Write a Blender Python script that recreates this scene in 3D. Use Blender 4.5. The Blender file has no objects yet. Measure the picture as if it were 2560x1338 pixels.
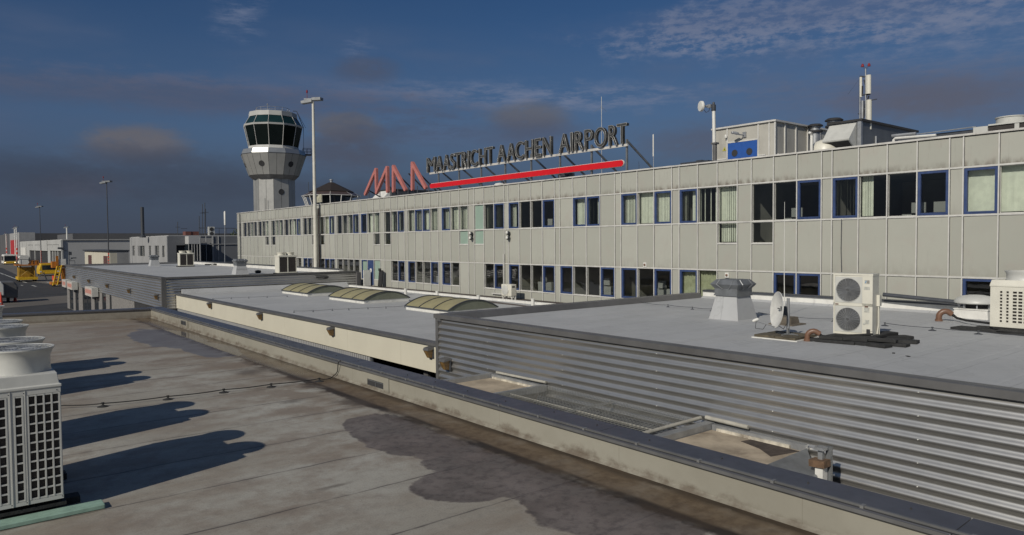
import bpy, math, random
from mathutils import Vector, Matrix
import numpy as np
random.seed(7)
PI = math.pi
R = math.radians
sc = bpy.context.scene
# ------------------------------------------------------------------ camera
H = 3.4
F = 1794.46; CX = 1280.0; CY = 669.0
YAW, PIT, ROL = R(39.0155), R(2.0583), R(0.4642)
fw = Vector((math.sin(YAW)*math.cos(PIT), math.cos(YAW)*math.cos(PIT), -math.sin(PIT)))
rt0 = Vector((math.cos(YAW), -math.sin(YAW), 0))
dn0 = fw.cross(rt0)
rt = rt0*math.cos(ROL) + dn0*math.sin(ROL)
dn = dn0*math.cos(ROL) - rt0*math.sin(ROL)
cam_d = bpy.data.cameras.new('camera'); cam = bpy.data.objects.new('camera', cam_d)
sc.collection.objects.link(cam); sc.camera = cam
cam_d.sensor_width = 36; cam_d.lens = 36*F/2560; cam_d.clip_end = 6000; cam_d.clip_start = .05
m = Matrix((rt, -dn, -fw)).transposed().to_4x4(); m.translation = Vector((0, 0, H)); cam.matrix_world = m
def ray(x, y): return rt*((x-CX)/F) + dn*((y-CY)/F) + fw
C0 = Vector((0, 0, H))
def onz(x, y, z): v = ray(x, y); return C0 + v*((z-H)/v.z)
def onx(x, y, X): v = ray(x, y); return C0 + v*(X/v.x)
def ony(x, y, Y): v = ray(x, y); return C0 + v*(Y/v.y)
# ------------------------------------------------------------------ light, sky, exposure
SUN_EL = R(33); SAZ = math.atan2(-.957, -.289)        # sun azimuth from +Y towards +X
sc.view_settings.view_transform = 'Standard'; sc.view_settings.look = 'None'
sc.view_settings.exposure = 0.0; sc.view_settings.gamma = 1
sl = bpy.data.lights.new('sun', 'SUN'); sl.energy = 3.3; sl.angle = R(.5); sl.color = (1.0, .94, .83)
so = bpy.data.objects.new('sun', sl); sc.collection.objects.link(so)
sdir = Vector((math.sin(SAZ)*math.cos(SUN_EL), math.cos(SAZ)*math.cos(SUN_EL), math.sin(SUN_EL)))
so.rotation_euler = sdir.to_track_quat('Z', 'Y').to_euler()

class V:                                               # tiny expression helper for shader maths
    def __init__(s, nt, k): s.nt = nt; s.k = k
    def op(s, o, b=None, c=None):
        n = s.nt.nodes.new('ShaderNodeMath'); n.operation = o
        for i, q in enumerate((s, b, c)):
            if q is None: continue
            if isinstance(q, V): s.nt.links.new(q.k, n.inputs[i])
            else: n.inputs[i].default_value = q
        return V(s.nt, n.outputs[0])
    def __add__(s, b): return s.op('ADD', b)
    def __sub__(s, b): return s.op('SUBTRACT', b)
    def __mul__(s, b): return s.op('MULTIPLY', b)
    def __truediv__(s, b): return s.op('DIVIDE', b)
    def clamp(s):
        r = s.op('ADD', 0.0); r.k.node.use_clamp = True; return r
    def step(s, a, b):                                 # smoothstep a..b
        n = s.nt.nodes.new('ShaderNodeMapRange'); n.interpolation_type = 'SMOOTHSTEP'
        s.nt.links.new(s.k, n.inputs[0]); n.inputs[1].default_value = a; n.inputs[2].default_value = b
        return V(s.nt, n.outputs[0])
def noise(nt, vec, scale, detail=4, rough=.55, mul=None):
    if mul:
        mp = nt.nodes.new('ShaderNodeVectorMath'); mp.operation = 'MULTIPLY'
        nt.links.new(vec, mp.inputs[0]); mp.inputs[1].default_value = mul; vec = mp.outputs[0]
    n = nt.nodes.new('ShaderNodeTexNoise'); nt.links.new(vec, n.inputs['Vector'])
    n.inputs['Scale'].default_value = scale; n.inputs['Detail'].default_value = detail; n.inputs['Roughness'].default_value = rough
    return V(nt, n.outputs['Fac'])
def mixc(nt, f, a, b, mode='MIX'):
    n = nt.nodes.new('ShaderNodeMix'); n.data_type = 'RGBA'; n.blend_type = mode
    for i, q in ((0, f), (6, a), (7, b)):
        if isinstance(q, V): nt.links.new(q.k, n.inputs[i])
        elif hasattr(q, 'node'): nt.links.new(q, n.inputs[i])
        elif i == 0: n.inputs[0].default_value = q
        else: n.inputs[i].default_value = (q[0], q[1], q[2], 1)
    return n.outputs[2]

w = bpy.data.worlds.new('World'); sc.world = w; w.use_nodes = True
nt = w.node_tree; bg = nt.nodes['Background']
sky = nt.nodes.new('ShaderNodeTexSky'); sky.sky_type = 'NISHITA'; sky.sun_disc = False
sky.sun_elevation = SUN_EL; sky.sun_rotation = SAZ % (2*PI); sky.air_density = 1.0; sky.dust_density = .35; sky.ozone_density = 3.0
tc = nt.nodes.new('ShaderNodeTexCoord'); gv = tc.outputs['Generated']
sp = nt.nodes.new('ShaderNodeSeparateXYZ'); nt.links.new(gv, sp.inputs[0])
dx, dy, dz = (V(nt, sp.outputs[i]) for i in range(3))
az = dx.op('ARCTAN2', dy); el = dz.op('ARCSINE')
cmb = nt.nodes.new('ShaderNodeCombineXYZ'); nt.links.new(az.k, cmb.inputs[0]); nt.links.new(el.k, cmb.inputs[1]); ae = cmb.outputs[0]
n1 = noise(nt, ae, 9, 6, .6, (1, 2.4, 1)); n2 = noise(nt, ae, 26, 5, .62, (1, 2.2, 1)); n3 = noise(nt, ae, 3.2, 4, .55, (1, 3.5, 1))
def dirae(px, py):
    v = ray(px, py).normalized(); return math.atan2(v.x, v.y), math.asin(v.z)
def blob(px, py, rx, ry, soft=.9, nz=.9):
    a, e = dirae(px, py)
    d = (((az-a)/(rx/F)).op('POWER', 2.0) + ((el-e)/(ry/F)).op('POWER', 2.0)).op('SQRT')
    d = d + (n2-.5)*nz + (n1-.5)*nz
    return V(nt, (d*-1.0+1.0).k).step(0, soft)
SKY_GAIN = 0.062
def K(r, g, b): return tuple(((c/255+.055)/1.055)**2.4/SKY_GAIN for c in (r, g, b))
# the sunward half of the sky is paler and brighter, the half facing away from the sun a deep blue
sunward = (dx*sdir.x + dy*sdir.y + dz*sdir.z).step(-.15, .75)
tint = mixc(nt, 1.0, sky.outputs[0], mixc(nt, sunward, (.29, .445, .62), (1.0, .98, .92)), 'MULTIPLY')
# darker, greyer air low over the horizon (a distant cloud bank)
midf = ((el*-1.0+.36+(n3-.5)*.12).step(0, .30))
col = mixc(nt, midf*.72, tint, K(80, 96, 122))
lefty = ((az*-1.0+.55).step(0, .9))
col = mixc(nt, lefty*.25, col, K(46, 66, 102))
rightf = (az-.75).step(0, .6)*((el*-1.0+.34).step(0, .34))
col = mixc(nt, rightf*.55, col, K(90, 106, 132))
lowf = (el*-1.0+.17+(n3-.5)*.05).step(0, .17)
col = mixc(nt, lowf*.88, col, K(63, 69, 83))
grey = K(80, 84, 98); cir = K(112, 122, 146)
# broad thin veil and the high ripple field
veil = (n3.step(.45, .75) * (el-.10).step(0, .06) * ((el*-1.0+.30).step(0, .08)))
col = mixc(nt, veil*.55, col, K(86, 98, 124))
rip = noise(nt, ae, 34, 6, .66, (1, 2.6, 1)).step(.40, .62); wsp = noise(nt, ae, 14, 7, .7, (1, 4.5, 1)).step(.38, .66); puff = n2.step(.05, .55)
for b, c, k, msk in [((2150, 40, 640, 100, .7, .9), cir, .85, rip), ((1760, 85, 300, 70, .7, 1.0), cir, .8, rip), ((2450, 60, 300, 130, .9, 1.0), cir, .6, wsp), ((2000, 30, 700, 60, .9, .6), K(86, 100, 130), .5, None),
                ((1250, 236, 560, 46, .8, .8), cir, .62, wsp), ((1500, 250, 400, 40, .8, 1.), cir, .6, wsp), ((560, 232, 760, 60, .9, .7), K(92, 98, 120), .85, wsp), ((500, 245, 760, 56, .9, .6), K(76, 85, 107), .7, None),
                ((2250, 215, 620, 70, .9, .9), K(98, 104, 124), .62, wsp), ((2300, 230, 520, 80, .9, .7), K(84, 92, 114), .45, None), ((590, 25, 100, 70, .9, 1.2), cir, .6, wsp), ((890, 120, 70, 46, .9, 1.3), cir, .5, wsp),
                ((910, 172, 110, 46, .8, .8), K(76, 84, 104), .75, puff), ((335, 352, 135, 46, .6, .7), K(98, 98, 106), .95, puff), ((335, 388, 180, 40, .9, .8), grey, .7, puff),
                ((860, 318, 120, 46, .6, .7), K(92, 94, 104), .9, puff), ((880, 372, 190, 80, .8, .9), K(76, 80, 95), .8, puff), ((1320, 290, 130, 46, .7, .7), K(94, 97, 108), .9, puff), ((1320, 330, 180, 50, .9, .7), K(78, 84, 102), .7, puff),
                ((2330, 250, 260, 62, .8, .8), K(90, 92, 106), .8, puff), ((1760, 345, 220, 70, .9, .9), K(84, 88, 104), .7, puff), ((200, 465, 140, 40, .9, .9), K(82, 84, 98), .7, puff),
                ((420, 430, 340, 70, .9, .9), K(62, 69, 84), .6, puff), ((60, 430, 180, 60, .9, .9), K(60, 67, 82), .6, puff), ((1050, 310, 260, 80, .9, .9), K(74, 84, 106), .6, wsp), ((700, 480, 900, 60, .9, .7), K(62, 69, 84), .55, None)]:
    f_ = blob(*b)*k
    col = mixc(nt, f_*msk if msk else f_, col, c)
vs = nt.nodes.new('ShaderNodeVectorMath'); vs.operation = 'SCALE'; nt.links.new(col, vs.inputs[0]); vs.inputs['Scale'].default_value = 1.0
nt.links.new(vs.outputs[0], bg.inputs[0]); bg.inputs[1].default_value = SKY_GAIN

# ------------------------------------------------------------------ helpers
def srgb(r, g, b): return tuple(((c/255)/12.92 if c <= 10 else (((c/255)+.055)/1.055)**2.4) for c in (r, g, b))
MATS = {}
def mat(name, col, rough=.6, metal=0., var=.12, scale=2.5, grime=0., gcol=(.05, .035, .025), bump=0., bscale=30, mul=None, spec=.5, trans=0):
    if name in MATS: return MATS[name]
    M = bpy.data.materials.new(name); M.use_nodes = True; t = M.node_tree; b = t.nodes['Principled BSDF']
    tcn = t.nodes.new('ShaderNodeTexCoord'); oc = tcn.outputs['Object']
    a = noise(t, oc, scale, 5, .6, mul)
    c = mixc(t, a.step(.3, .7), tuple(x*(1-var) for x in col), tuple(min(1, x*(1+var)) for x in col))
    if grime:
        g = noise(t, oc, scale*.7, 6, .7, (1, 1, .35)).step(.5, .78)*grime
        c = mixc(t, g, c, gcol)
    t.links.new(c, b.inputs['Base Color'])
    r = noise(t, oc, scale*3, 3)*.25 + (rough-.12); t.links.new(r.clamp().k, b.inputs['Roughness'])
    b.inputs['Metallic'].default_value = metal; b.inputs['Specular IOR Level'].default_value = spec
    if bump:
        bn = t.nodes.new('ShaderNodeBump'); bn.inputs['Strength'].default_value = bump; bn.inputs['Distance'].default_value = .02
        nn = noise(t, oc, bscale, 4, .6); t.links.new(nn.k, bn.inputs['Height']); t.links.new(bn.outputs[0], b.inputs['Normal'])
    MATS[name] = M; return M
class MB:
    def __init__(s): s.v = []; s.f = []; s.uv = None
    def add(s, vs, fs):
        n = len(s.v); s.v += [tuple(q) for q in vs]; s.f += [tuple(i+n for i in f) for f in fs]; return s
    def box(s, x0, x1, y0, y1, z0, z1):
        x0, x1 = min(x0, x1), max(x0, x1); y0, y1 = min(y0, y1), max(y0, y1); z0, z1 = min(z0, z1), max(z0, z1)
        return s.add([(x0, y0, z0), (x1, y0, z0), (x1, y1, z0), (x0, y1, z0), (x0, y0, z1), (x1, y0, z1), (x1, y1, z1), (x0, y1, z1)],
                     [(3, 2, 1, 0), (4, 5, 6, 7), (0, 1, 5, 4), (1, 2, 6, 5), (2, 3, 7, 6), (3, 0, 4, 7)])
    def obox(s, c, sx, sy, sz, rz=0, rx=0, ry=0):
        M = Matrix.Translation(c) @ Matrix.Rotation(rz, 4, 'Z') @ Matrix.Rotation(ry, 4, 'Y') @ Matrix.Rotation(rx, 4, 'X')
        b = MB().box(-sx/2, sx/2, -sy/2, sy/2, -sz/2, sz/2)
        return s.add([M @ Vector(q) for q in b.v], b.f)
    def prism(s, poly, z0, z1):
        n = len(poly); s.add([(x, y, z0) for x, y in poly]+[(x, y, z1) for x, y in poly],
              [tuple(range(n-1, -1, -1)), tuple(range(n, 2*n))]+[(i, (i+1) % n, n+(i+1) % n, n+i) for i in range(n)]); return s
    def xprism(s, poly, x0, x1):                       # polygon in (y,z), extruded along x
        n = len(poly); s.add([(x0, y, z) for y, z in poly]+[(x1, y, z) for y, z in poly],
              [tuple(range(n)), tuple(range(2*n-1, n-1, -1))]+[(i, n+i, n+(i+1) % n, (i+1) % n) for i in range(n)]); return s
    def yprism(s, poly, y0, y1):                       # polygon in (x,z), extruded along y
        n = len(poly); s.add([(x, y0, z) for x, z in poly]+[(x, y1, z) for x, z in poly],
              [tuple(range(n-1, -1, -1)), tuple(range(n, 2*n))]+[(i, (i+1) % n, n+(i+1) % n, n+i) for i in range(n)]); return s
    def rings(s, rings, cap=True):
        n = len(rings[0]); k = len(s.v); s.v += [tuple(p) for r in rings for p in r]
        for j in range(len(rings)-1):
            for i in range(n): s.f.append((k+j*n+i, k+j*n+(i+1) % n, k+(j+1)*n+(i+1) % n, k+(j+1)*n+i))
        if cap: s.f.append(tuple(k+i for i in range(n-1, -1, -1))); s.f.append(tuple(k+(len(rings)-1)*n+i for i in range(n)))
        return s
    def lathe(s, prof, c=(0, 0, 0), n=24, a0=0., cap=True, M=None):
        rr = [[Vector((r*math.cos(a0+2*PI*i/n), r*math.sin(a0+2*PI*i/n), z)) for i in range(n)] for r, z in prof]
        M = M or Matrix.Identity(3)
        return s.rings([[Vector(c)+M @ p for p in q] for q in rr], cap)
    def tube(s, pts, r, n=8):
        pts = [Vector(p) for p in pts]; rr = []
        for i, p in enumerate(pts):
            d = (pts[min(i+1, len(pts)-1)]-pts[max(i-1, 0)]).normalized()
            a = d.cross(Vector((0, 0, 1)));
            if a.length < .05: a = d.cross(Vector((0, 1, 0)))
            a.normalize(); b = d.cross(a)
            q = r[i] if isinstance(r, (list, tuple)) else r
            rr.append([p+(a*math.cos(2*PI*k/n)+b*math.sin(2*PI*k/n))*q for k in range(n)])
        return s.rings(rr)
    def build(s, name, m, parent=None, smooth=False, bevel=0, local=False):
        me = bpy.data.meshes.new(name)
        off = Vector((0, 0, 0))
        if parent is not None and not local:
            p = parent
            while p is not None: off += p.location; p = p.parent
        me.from_pydata([tuple(Vector(q)-off) for q in s.v], [], s.f); me.materials.append(m); me.update()
        o = bpy.data.objects.new(name, me); sc.collection.objects.link(o)
        if parent is not None: o.parent = parent
        if smooth:
            for p in me.polygons: p.use_smooth = True
            try: me.set_sharp_from_angle(angle=R(38))
            except Exception: pass
        if bevel:
            b = o.modifiers.new('bevel', 'BEVEL'); b.width = bevel; b.segments = 2; b.limit_method = 'ANGLE'
        return o
def tag(o, label, cat, group=None, kind=None):
    if label: o['label'] = label
    if cat: o['category'] = cat
    if group: o['group'] = group
    if kind: o['kind'] = kind
    return o
def thing(name, label, cat, loc=(0, 0, 0), group=None):
    o = bpy.data.objects.new(name, None); sc.collection.objects.link(o); o.location = loc; o.empty_display_size = .2
    return tag(o, label, cat, group)
def struct(name, mb, m): o = mb.build(name, m); o['kind'] = 'structure'; return o
def dup(root, loc, label=None, rz=None):
    r = root.copy(); sc.collection.objects.link(r); r.location = loc
    if label: r['label'] = label
    if rz is not None: r.rotation_euler = (0, 0, rz)
    for ch in list(root.children):
        c = ch.copy(); sc.collection.objects.link(c); c.parent = r
        for g in list(ch.children):
            d = g.copy(); sc.collection.objects.link(d); d.parent = c
    return r
def corrugated(X, y0, y1, z0, z1, pitch, dep, mb=None, axis='y', amp=0.0):
    """ribbed sheet, ribs running along y (at plane X) or along x (at plane Y=X)"""
    mb = mb or MB(); n = max(2, int(round((z1-z0)/pitch*8))); k0 = len(mb.v); st = max(6, int((y1-y0)/.6))
    for i in range(n+1):
        z = z1-(z1-z0)*i/n; ph = (z1-z)/pitch*2*PI
        o = dep*(.5-.5*math.cos(ph)); o = dep*(max(0, min(1, (o/dep-.5)*1.05+.5)))
        for j in range(st+1):
            y = y0+(y1-y0)*j/st
            wv = .004*math.sin(y*1.7+z*1.3)+.003*math.sin(y*.63-z*2.1); mb.v.append((X-o+wv, y, z) if axis == 'y' else (y, X-o+wv, z))
    for i in range(n):
        for j in range(st):
            a = k0+i*(st+1)+j; q = (a, a+1, a+st+2, a+st+1)
            mb.f.append(q if axis == 'y' else q[::-1])
    return mb

# ------------------------------------------------------------------ materials
def rgb(r, g, b, k=1.0): return tuple(x*k for x in srgb(r, g, b))
m_mull = mat('painted_aluminium', (.55, .54, .51), .42, .0, .08, 3, .25)
m_coping_w = mat('white_metal_coping', (.62, .60, .56), .4, .2, .12, 1.5, .45)
m_blue = mat('blue_frame_paint', (.034, .060, .155), .45, 0, .15, 4, .12)
m_dark = mat('dark_interior', (.03, .03, .032), .8, 0, .2)
m_room = mat('office_wall', (.30, .29, .27), .85, 0, .15, .8)
m_blind = mat('fabric_blind', (.78, .79, .70), .8, 0, .07, 5)
m_curt = mat('curtain_cloth', (.42, .43, .30), .85, 0, .15, 6)
m_galv = mat('galvanised_steel', (.36, .37, .38), .42, .55, .15, 4, .15)
m_steel = mat('dull_steel', (.20, .21, .22), .5, .5, .15, 4, .2)
m_dkmetal = mat('dark_painted_steel', (.06, .065, .075), .5, .2, .15, 5, .15)
m_white = mat('white_paint', (.66, .65, .61), .5, 0, .08, 3, .22)
m_acw = mat('ivory_enamel', (.62, .60, .52), .42, 0, .05, 3, .12)
m_acg = mat('pale_grey_enamel', (.50, .50, .47), .42, 0, .06, 3, .10)
m_black = mat('black_rubber', (.022, .022, .022), .8, 0, .3, 8, 0, bump=.3)
m_coil = mat('condenser_coil', (.035, .030, .028), .6, .2, .3, 20)
m_copegrey = mat('grey_coping_metal', (.13, .128, .128), .5, .25, .14, 1.2, .2)
m_copeblue = mat('slate_coping_metal', (.090, .092, .105), .34, .3, .12, 2, .15)
m_cream = mat('cream_fascia_panel', (.60, .565, .46), .45, 0, .03, .8, .06)
m_brown = mat('brown_plastic_pipe', (.165, .088, .055), .4, 0, .1, 5, .1)
m_amber = mat('weathered_amber_lens', (.20, .12, .045), .35, 0, .35, 12, .4)
m_red = mat('red_sign_enamel', (.58, .012, .018), .3, 0, .04, 2)
m_pink = mat('faded_red_sign', (.44, .16, .14), .45, 0, .10, 3, .10)
m_letter = mat('sign_letter_side', (.07, .07, .066), .4, .3, .2, 6, .15)
m_rim = mat('sign_letter_trim', (.42, .41, .39), .35, .4, .15, 6)
m_olive = mat('aged_polycarbonate', (.30, .27, .15), .45, 0, .10, 2.5, .2, (.12, .11, .05))
m_olive2 = mat('aged_polycarbonate_end', (.17, .18, .135), .4, 0, .10, 2.5, .2)
m_mint = mat('mint_green_board', (.24, .36, .29), .6, 0, .15, 5, .2)
m_yel = mat('yellow_vehicle_paint', (.62, .38, .02), .4, 0, .15, 3, .25)
m_org = mat('orange_paint', (.45, .16, .02), .5, 0, .15, 3, .3)
m_conered = mat('cone_red', (.60, .06, .03), .5, 0, .1, 4)
m_brick = mat('pale_brick', (.20, .19, .18), .8, 0, .25, 6, .3)
m_conc = mat('weathered_concrete', (.28, .27, .25), .8, 0, .14, 1, .2, bump=.2)
m_greyw = mat('grey_render', (.30, .30, .30), .8, 0, .08, .6, .1)
m_tower = mat('tower_aluminium', (.345, .342, .325), .42, .35, .07, .6, .08)
m_twhite = mat('matt_tower_panel', (.44, .44, .42), .65, 0, .06, .6, .1)
m_bark = mat('bark', (.06, .045, .03), .9, 0, .3, 8)
m_leaf = mat('leaves', (.045, .062, .022), .7, 0, .4, 3)
m_redd = mat('red_door', (.42, .03, .03), .5, 0, .1, 2)
m_hiviz = mat('hi_vis_cloth', (.42, .60, .06), .7, 0, .1, 6)
m_skin = mat('skin', (.35, .22, .16), .6, 0, .05, 6)
m_navy = mat('navy_workwear', (.03, .035, .05), .8, 0, .2, 6)
def glass(name, tintc, refl=1.0, opaque=0.0):
    M = bpy.data.materials.new(name); M.use_nodes = True; t = M.node_tree; t.nodes.clear()
    out = t.nodes.new('ShaderNodeOutputMaterial'); tr = t.nodes.new('ShaderNodeBsdfTransparent'); gl = t.nodes.new('ShaderNodeBsdfGlossy')
    tr.inputs[0].default_value = (*tintc, 1); gl.inputs['Roughness'].default_value = .03; gl.inputs['Color'].default_value = (.9, .9, .9, 1)
    tcn = t.nodes.new('ShaderNodeTexCoord'); bn = t.nodes.new('ShaderNodeBump'); bn.inputs['Strength'].default_value = .06; bn.inputs['Distance'].default_value = .05
    nn = noise(t, tcn.outputs['Object'], 1.2, 2); t.links.new(nn.k, bn.inputs['Height']); t.links.new(bn.outputs[0], gl.inputs['Normal'])
    fr = t.nodes.new('ShaderNodeFresnel'); fr.inputs[0].default_value = 1.5; f = V(t, fr.outputs[0])*refl
    mx = t.nodes.new('ShaderNodeMixShader'); t.links.new(f.clamp().k, mx.inputs[0]); t.links.new(tr.outputs[0], mx.inputs[1]); t.links.new(gl.outputs[0], mx.inputs[2])
    t.links.new(mx.outputs[0], out.inputs[0]); return M
m_glass = glass('window_glass', (.86, .90, .87), 2.2)
m_tglass = mat('dark_tower_glass', (.004, .008, .008), .16, 0, .2, .3, spec=.22)
m_tglass2 = mat('teal_tower_glass', (.010, .030, .032), .14, 0, .2, .3, spec=.4)
m_gpanel = mat('green_glass_panel', (.27, .36, .30), .18, 0, .05, 1)
m_dglass = mat('dark_glass', (.015, .02, .025), .08, 0, .2, .6)

def panel_mat():
    """cladding: per-panel tone, dirt gathered at each panel's lower edge (uv = index + position in panel)"""
    M = bpy.data.materials.new('cladding_enamel'); M.use_nodes = True; t = M.node_tree; b = t.nodes['Principled BSDF']
    tcn = t.nodes.new('ShaderNodeTexCoord'); s = t.nodes.new('ShaderNodeSeparateXYZ'); t.links.new(tcn.outputs['UV'], s.inputs[0])
    u = V(t, s.outputs[0]); v = V(t, s.outputs[1]); fu = u.op('FRACT'); fv = v.op('FRACT')
    cb = t.nodes.new('ShaderNodeCombineXYZ'); t.links.new(u.op('FLOOR').k, cb.inputs[0]); t.links.new(v.op('FLOOR').k, cb.inputs[1])
    wn = t.nodes.new('ShaderNodeTexWhiteNoise'); wn.noise_dimensions = '3D'; t.links.new(cb.outputs[0], wn.inputs[0]); rnd = V(t, wn.outputs['Value'])
    oc = tcn.outputs['Object']
    big = noise(t, oc, .8, 4); fine = noise(t, oc, 5, 5, .65, (1, 1, .5)); st = noise(t, oc, 9, 3, .6, (1, 1, .12))
    c = mixc(t, (rnd*.55+big*.45).step(.25, .8), (.355, .356, .312), (.402, .402, .354))
    c = mixc(t, (noise(t, oc, 1.5, 3)).step(.5, .75)*.30, c, (.37, .325, .29))
    row = v.op('FLOOR'); top = row.op('GREATER_THAN', 2.5)                    # the frieze row is the dirtiest
    low = (fv*-1.0+.30+(fine-.5)*.28).step(0, .34)*(fine.step(.28, .62))*(top*.62+.16)
    edge = (fv*-1.0+.07+(fine-.5)*.06).step(0, .07)*(top*.6+.15)
    side = ((fu*-1.0+.10)+(fine-.5)*.10).step(0, .12)*.16 + ((fu-.92)+(fine-.5)*.08).step(0, .1)*.16
    strk = st.step(.58, .72)*(top*.16+.05)
    d = (low*.9+edge*1.0+side+strk).clamp()*(rnd*.8+.5)
    c = mixc(t, d.clamp(), c, (.085, .058, .042))
    t.links.new(c, b.inputs['Base Color']); b.inputs['Roughness'].default_value = .48
    bn = t.nodes.new('ShaderNodeBump'); bn.inputs['Strength'].default_value = .25; bn.inputs['Distance'].default_value = .03
    t.links.new(noise(t, oc, 1.3, 2).k, bn.inputs['Height']); t.links.new(bn.outputs[0], b.inputs['Normal'])
    return M
m_panel = panel_mat()
def corr_mat(name, col, metal, rough):
    M = bpy.data.materials.new(name); M.use_nodes = True; t = M.node_tree; b = t.nodes['Principled BSDF']
    tcn = t.nodes.new('ShaderNodeTexCoord'); oc = tcn.outputs['Object']
    a = noise(t, oc, .8, 4, .5, (1, .35, 1)); st = noise(t, oc, 7, 4, .65, (.3, .12, 1)); d = noise(t, oc, 2.2, 6, .7)
    c = mixc(t, a.step(.3, .7), tuple(x*.93 for x in col), tuple(x*1.06 for x in col))
    c = mixc(t, st.step(.55, .8)*.25, c, (.16, .14, .12)); c = mixc(t, d.step(.6, .8)*.2, c, (.18, .15, .12))
    t.links.new(c, b.inputs['Base Color']); t.links.new(((d*.12)+(rough-.05)).k, b.inputs['Roughness']); b.inputs['Metallic'].default_value = metal
    return M
m_corr = corr_mat('corrugated_steel', (.50, .49, .47), .85, .37)

def roof_mat(name, ca, cb_, seam=1.0, axis=0, stain=.3, seamd=.35, off=0.):
    M = bpy.data.materials.new(name); M.use_nodes = True; t = M.node_tree; b = t.nodes['Principled BSDF']
    g = t.nodes.new('ShaderNodeNewGeometry'); P = g.outputs['Position']; s = t.nodes.new('ShaderNodeSeparateXYZ'); t.links.new(P, s.inputs[0])
    x, y = V(t, s.outputs[0]), V(t, s.outputs[1]); q = (y if axis == 0 else x)
    wob = noise(t, P, 1.5, 3)*.05
    n = noise(t, P, .35, 5, .6); f = noise(t, P, 3, 6, .65); st = noise(t, P, 1.0, 5, .65, (.25, 1.4, 1) if axis == 0 else (1.4, .25, 1))
    c = mixc(t, n.step(.3, .7), ca, cb_)
    pn = noise(t, P, .55, 4, .55); ring_ = ((pn-.56).op('ABSOLUTE')*-1.0+.012).step(0, .012)
    c = mixc(t, pn.step(.56, .60)*.16, c, tuple(k*.72 for k in ca)); c = mixc(t, ring_*.25, c, tuple(k*.6 for k in ca))
    sk_ = noise(t, P, 16, 2, .5).step(.73, .75); c = mixc(t, sk_*.35, c, (.12, .11, .10))
    c = mixc(t, f.step(.45, .8)*.3, c, tuple(k*.72 for k in ca)); c = mixc(t, st.step(.5, .75)*stain, c, tuple((ca[0]*.80, ca[1]*.72, ca[2]*.60)))
    sm = ((((q+wob+off)/seam).op('FRACT')-.5).op('ABSOLUTE')*-1.0+.022)
    sm = sm.step(0, .022)*noise(t, P, 2.5, 4).step(.3, .6)
    c = mixc(t, sm*seamd, c, tuple(k*.35 for k in ca))
    t.links.new(c, b.inputs['Base Color']); t.links.new((f*.2+.55).k, b.inputs['Roughness'])
    bn = t.nodes.new('ShaderNodeBump'); bn.inputs['Strength'].default_value = .35; bn.inputs['Distance'].default_value = .02
    t.links.new((noise(t, P, .8, 4)+sm*.2).k, bn.inputs['Height']); t.links.new(bn.outputs[0], b.inputs['Normal'])
    return M
m_roofC = roof_mat('grey_roof_membrane', (.372, .378, .383), (.42, .426, .430), 1.02, 0, .14, .42)
m_gravel = mat('dark_gravel_roof', (.055, .042, .035), .9, 0, .35, 6, .2, bump=.6, bscale=60)

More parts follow.
